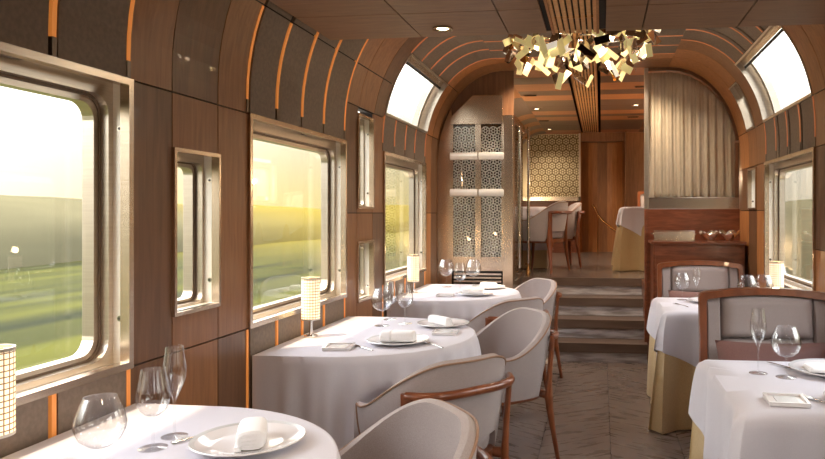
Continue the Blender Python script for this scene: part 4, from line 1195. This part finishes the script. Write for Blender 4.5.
gl('b', -1.035, 5.64, 'balloon wine glass '+n3+', rightmost of three', sc=1.12)
put_plate(-.92, 5.12, 'white plate '+n3+', nearer of its two plates', .95)
put_nap(-.945, 5.14, .05, 'folded white napkin on the nearer plate of the far left table', sc=(1.05, 1.1, 1))
put_plate(-.90, 5.58, 'white plate '+n3+', farther of its two plates', .95)
put_nap(-.90, 5.58, -.4, 'folded white napkin on the farther plate of the far left table', sc=(.9, .9, .9))
put_dish(-1.13, 5.02, .1, 'square white butter dish '+n3)
r1, r2 = 'on the nearest right table', 'on the second right table before the sideboard'
gl('f', .592, 2.755, 'tall champagne glass '+r1)
gl('b', .68, 2.70, 'large balloon wine glass '+r1, sc=.93)
put_plate(.885, 2.80, 'silver-rimmed white plate '+r1+', farther of its two plates', 1.15)
put_nap(.88, 2.80, 0, 'flat folded napkin on the farther plate of the nearest right table', sc=(1.3, 1.7, .45))
cut('k', .725, 2.87, .55, 'silver knife left of the farther plate '+r1)
put_dish(.592, 2.35, -.05, 'square white butter dish '+r1+', at its near edge')
cut('f', .70, 2.365, .55, 'silver fork at the near right edge of the nearest right table')
put_plate(.86, 2.36, 'silver-rimmed white plate '+r1+', nearer of its two plates', 1.0)
gl('b', .565, 5.02, 'balloon wine glass '+r2+', leftmost', sc=.93)
gl('f', .67, 5.06, 'champagne glass '+r2+', second from left', sc=.92)
gl('b', .92, 4.60, 'balloon wine glass '+r2+', third from left', sc=1.05)
gl("b", 1.03, 4.64, "balloon wine glass on the second right table beside the lamp", sc=1.05)
put_plate(.72, 4.90, 'white plate '+r2, .9)
cut('f', .52, 4.72, .4, 'silver fork '+r2)

# ------------------------------------------------------------------ window lamps
def make_lamp():
    root = empty('table_lamp', (0, 0, 0))
    mb = MB(); mb.lathe([(0, 0), (.034, 0), (.034, .006), (.009, .012), (.008, .075), (.02, .078), (.02, .086), (0, .086)], 'chrome', 24, cap=False); mb.build('base', root, smooth=True)
    mb = MB(); mb.lathe([(.042, .085), (.0445, .085), (.0445, .285), (.042, .285), (.042, .085)], 'lamp_shade', 40, cap=False); mb.build('lamp_shade', root, smooth=True)
    mb = MB(); mb.lathe([(.0452, .283), (.0452, .291), (.040, .291), (.040, .283)], 'steel', 40, cap=False); mb.build('shade_ring', root, smooth=True); mb = MB(); mb.lathe([(.0452, .083), (.0452, .090), (.040, .090), (.040, .083)], 'steel', 40, cap=False); mb.build('shade_ring', root, smooth=True)
    mb = MB(); mb.lathe([(0, .088), (.016, .09), (.018, .12), (.018, .20), (.010, .22), (0, .222)], 'warm_light', 16, cap=False); mb.build('bulb', root, smooth=True)
    return root
lamp = make_lamp(); used = False
for loc, w in (((-1.425, 1.485, TT+.0015), 'at the left edge of the nearest left window'), ((-1.42, 3.30, TT+.0015), 'in front of the middle left window'),
               ((-1.42, 5.20, TT+.0015), 'in front of the far left window'), ((1.14, 4.76, TT+.0015), 'at the right window behind the balloon glasses'),
               ((-1.38, 8.15, RF+TT+.0015), 'added out of view on the raised left table to brighten the ceiling'), ((1.10, 8.32, RF+TT+.0015), 'added out of view on the raised right table to brighten the ceiling')):  # both raised-floor lamps are added, hidden from view, to brighten the upper ceiling
    place(lamp, used, loc, 0, 'small cylindrical lamp with checked glowing shade '+w, 'lamp', 'window table lamps'); used = True
    ld = bpy.data.lights.new('lamp_glow', 'POINT'); ld.energy = .8 if loc[1] < 7 else 26; ld.color = (1, .72, .42); ld.shadow_soft_size = .02
    lo = bpy.data.objects.new('lamp_glow', ld); col.objects.link(lo); lo.location = (loc[0], loc[1], loc[2]+.33)
for o in list(bpy.data.objects):
    if o.type == 'LIGHT' and o.name.startswith('lamp_glow'): pass

# ------------------------------------------------------------------ outside
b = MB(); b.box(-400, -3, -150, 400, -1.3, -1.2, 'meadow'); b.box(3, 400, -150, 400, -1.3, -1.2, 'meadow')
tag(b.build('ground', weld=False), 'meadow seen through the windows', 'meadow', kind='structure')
def ridge(xc, wid, y0, y1, hgt, seed, lab):
    rnd = random.Random(seed); rows = []; n = 120
    ph = [rnd.uniform(0, 6) for _ in range(4)]
    for i in range(n+1):
        y = y0+(y1-y0)*i/n
        h = hgt*(1+.22*math.sin(y*.045+ph[0])+.10*math.sin(y*.12+ph[1])+.04*math.sin(y*.5+ph[2]))
        rows.append([(xc+wid*math.cos(a)*(1+.04*math.sin(y*.3)), y, -1.21+(h+1.21)*max(0, math.sin(a))**.8) for a in [PI*k/12 for k in range(13)]])
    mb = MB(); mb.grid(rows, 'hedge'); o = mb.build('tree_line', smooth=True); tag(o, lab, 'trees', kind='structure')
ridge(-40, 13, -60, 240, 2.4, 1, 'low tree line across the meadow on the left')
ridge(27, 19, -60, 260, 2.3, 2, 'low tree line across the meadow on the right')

# sky
w = bpy.data.worlds.new('sky'); scene.world = w; w.use_nodes = True; nt = w.node_tree; nt.nodes.clear()
out = nt.nodes.new('ShaderNodeOutputWorld'); bg = nt.nodes.new('ShaderNodeBackground')
tc = nt.nodes.new('ShaderNodeTexCoord'); sep = nt.nodes.new('ShaderNodeSeparateXYZ')
nt.links.new(tc.outputs['Generated'], sep.inputs[0])
r = nt.nodes.new('ShaderNodeValToRGB'); nt.links.new(sep.outputs[2], r.inputs[0])
cr = r.color_ramp; cr.elements[0].position = 0; cr.elements[0].color = (.22, .19, .14, 1); cr.elements[1].position = .9; cr.elements[1].color = (.80, .88, 1.1, 1)
e = cr.elements.new(.11); e.color = (.27, .25, .215, 1)
e = cr.elements.new(.20); e.color = (.75, .73, .70, 1)
e = cr.elements.new(.28); e.color = (1.25, 1.24, 1.22, 1)
dt = nt.nodes.new('ShaderNodeVectorMath'); dt.operation = 'DOT_PRODUCT'; dt.inputs[1].default_value = (math.sin(math.radians(-19)), math.cos(math.radians(-19)), .0)
nt.links.new(tc.outputs['Generated'], dt.inputs[0])
g1 = nt.nodes.new('ShaderNodeMapRange'); g1.inputs['From Min'].default_value = .90; g1.inputs['From Max'].default_value = .995; nt.links.new(dt.outputs['Value'], g1.inputs[0])
g2 = nt.nodes.new('ShaderNodeMapRange'); g2.inputs['From Min'].default_value = .16; g2.inputs['From Max'].default_value = .0; nt.links.new(sep.outputs[2], g2.inputs[0])
g3 = nt.nodes.new('ShaderNodeMath'); g3.operation = 'MULTIPLY'; nt.links.new(g1.outputs[0], g3.inputs[0]); nt.links.new(g2.outputs[0], g3.inputs[1])
gm = nt.nodes.new('ShaderNodeMixRGB'); gm.inputs[2].default_value = (.23, .185, .08, 1); nt.links.new(g3.outputs[0], gm.inputs[0]); nt.links.new(r.outputs[0], gm.inputs[1])
nt.links.new(gm.outputs[0], bg.inputs[0]); bg.inputs[1].default_value = 6.0
nt.links.new(bg.outputs[0], out.inputs[0])
sun = bpy.data.lights.new('sun', 'SUN'); sun.energy = 8; sun.color = (1, .80, .56); sun.angle = .06
so = bpy.data.objects.new('sun', sun); col.objects.link(so); so.location = (-20, 10, 20)
d = Vector((.36, .22, -.90)); so.rotation_euler = d.to_track_quat('-Z', 'Y').to_euler()

# ------------------------------------------------------------------ camera
cam = bpy.data.cameras.new('camera'); co = bpy.data.objects.new('camera', cam); col.objects.link(co)
co.location = (0, 0, 1.33); co.rotation_euler = (PI/2, 0, math.atan(89/700))
cam.sensor_width = 36; cam.lens = 700/825*36; cam.shift_x = -99.5/825; cam.shift_y = -16.5/825
cam.clip_start = .05; cam.clip_end = 1000
scene.camera = co
vs = scene.view_settings; vs.view_transform = 'Standard'; vs.look = 'None'; vs.gamma = 1; vs.use_curve_mapping = False; vs.exposure = .2
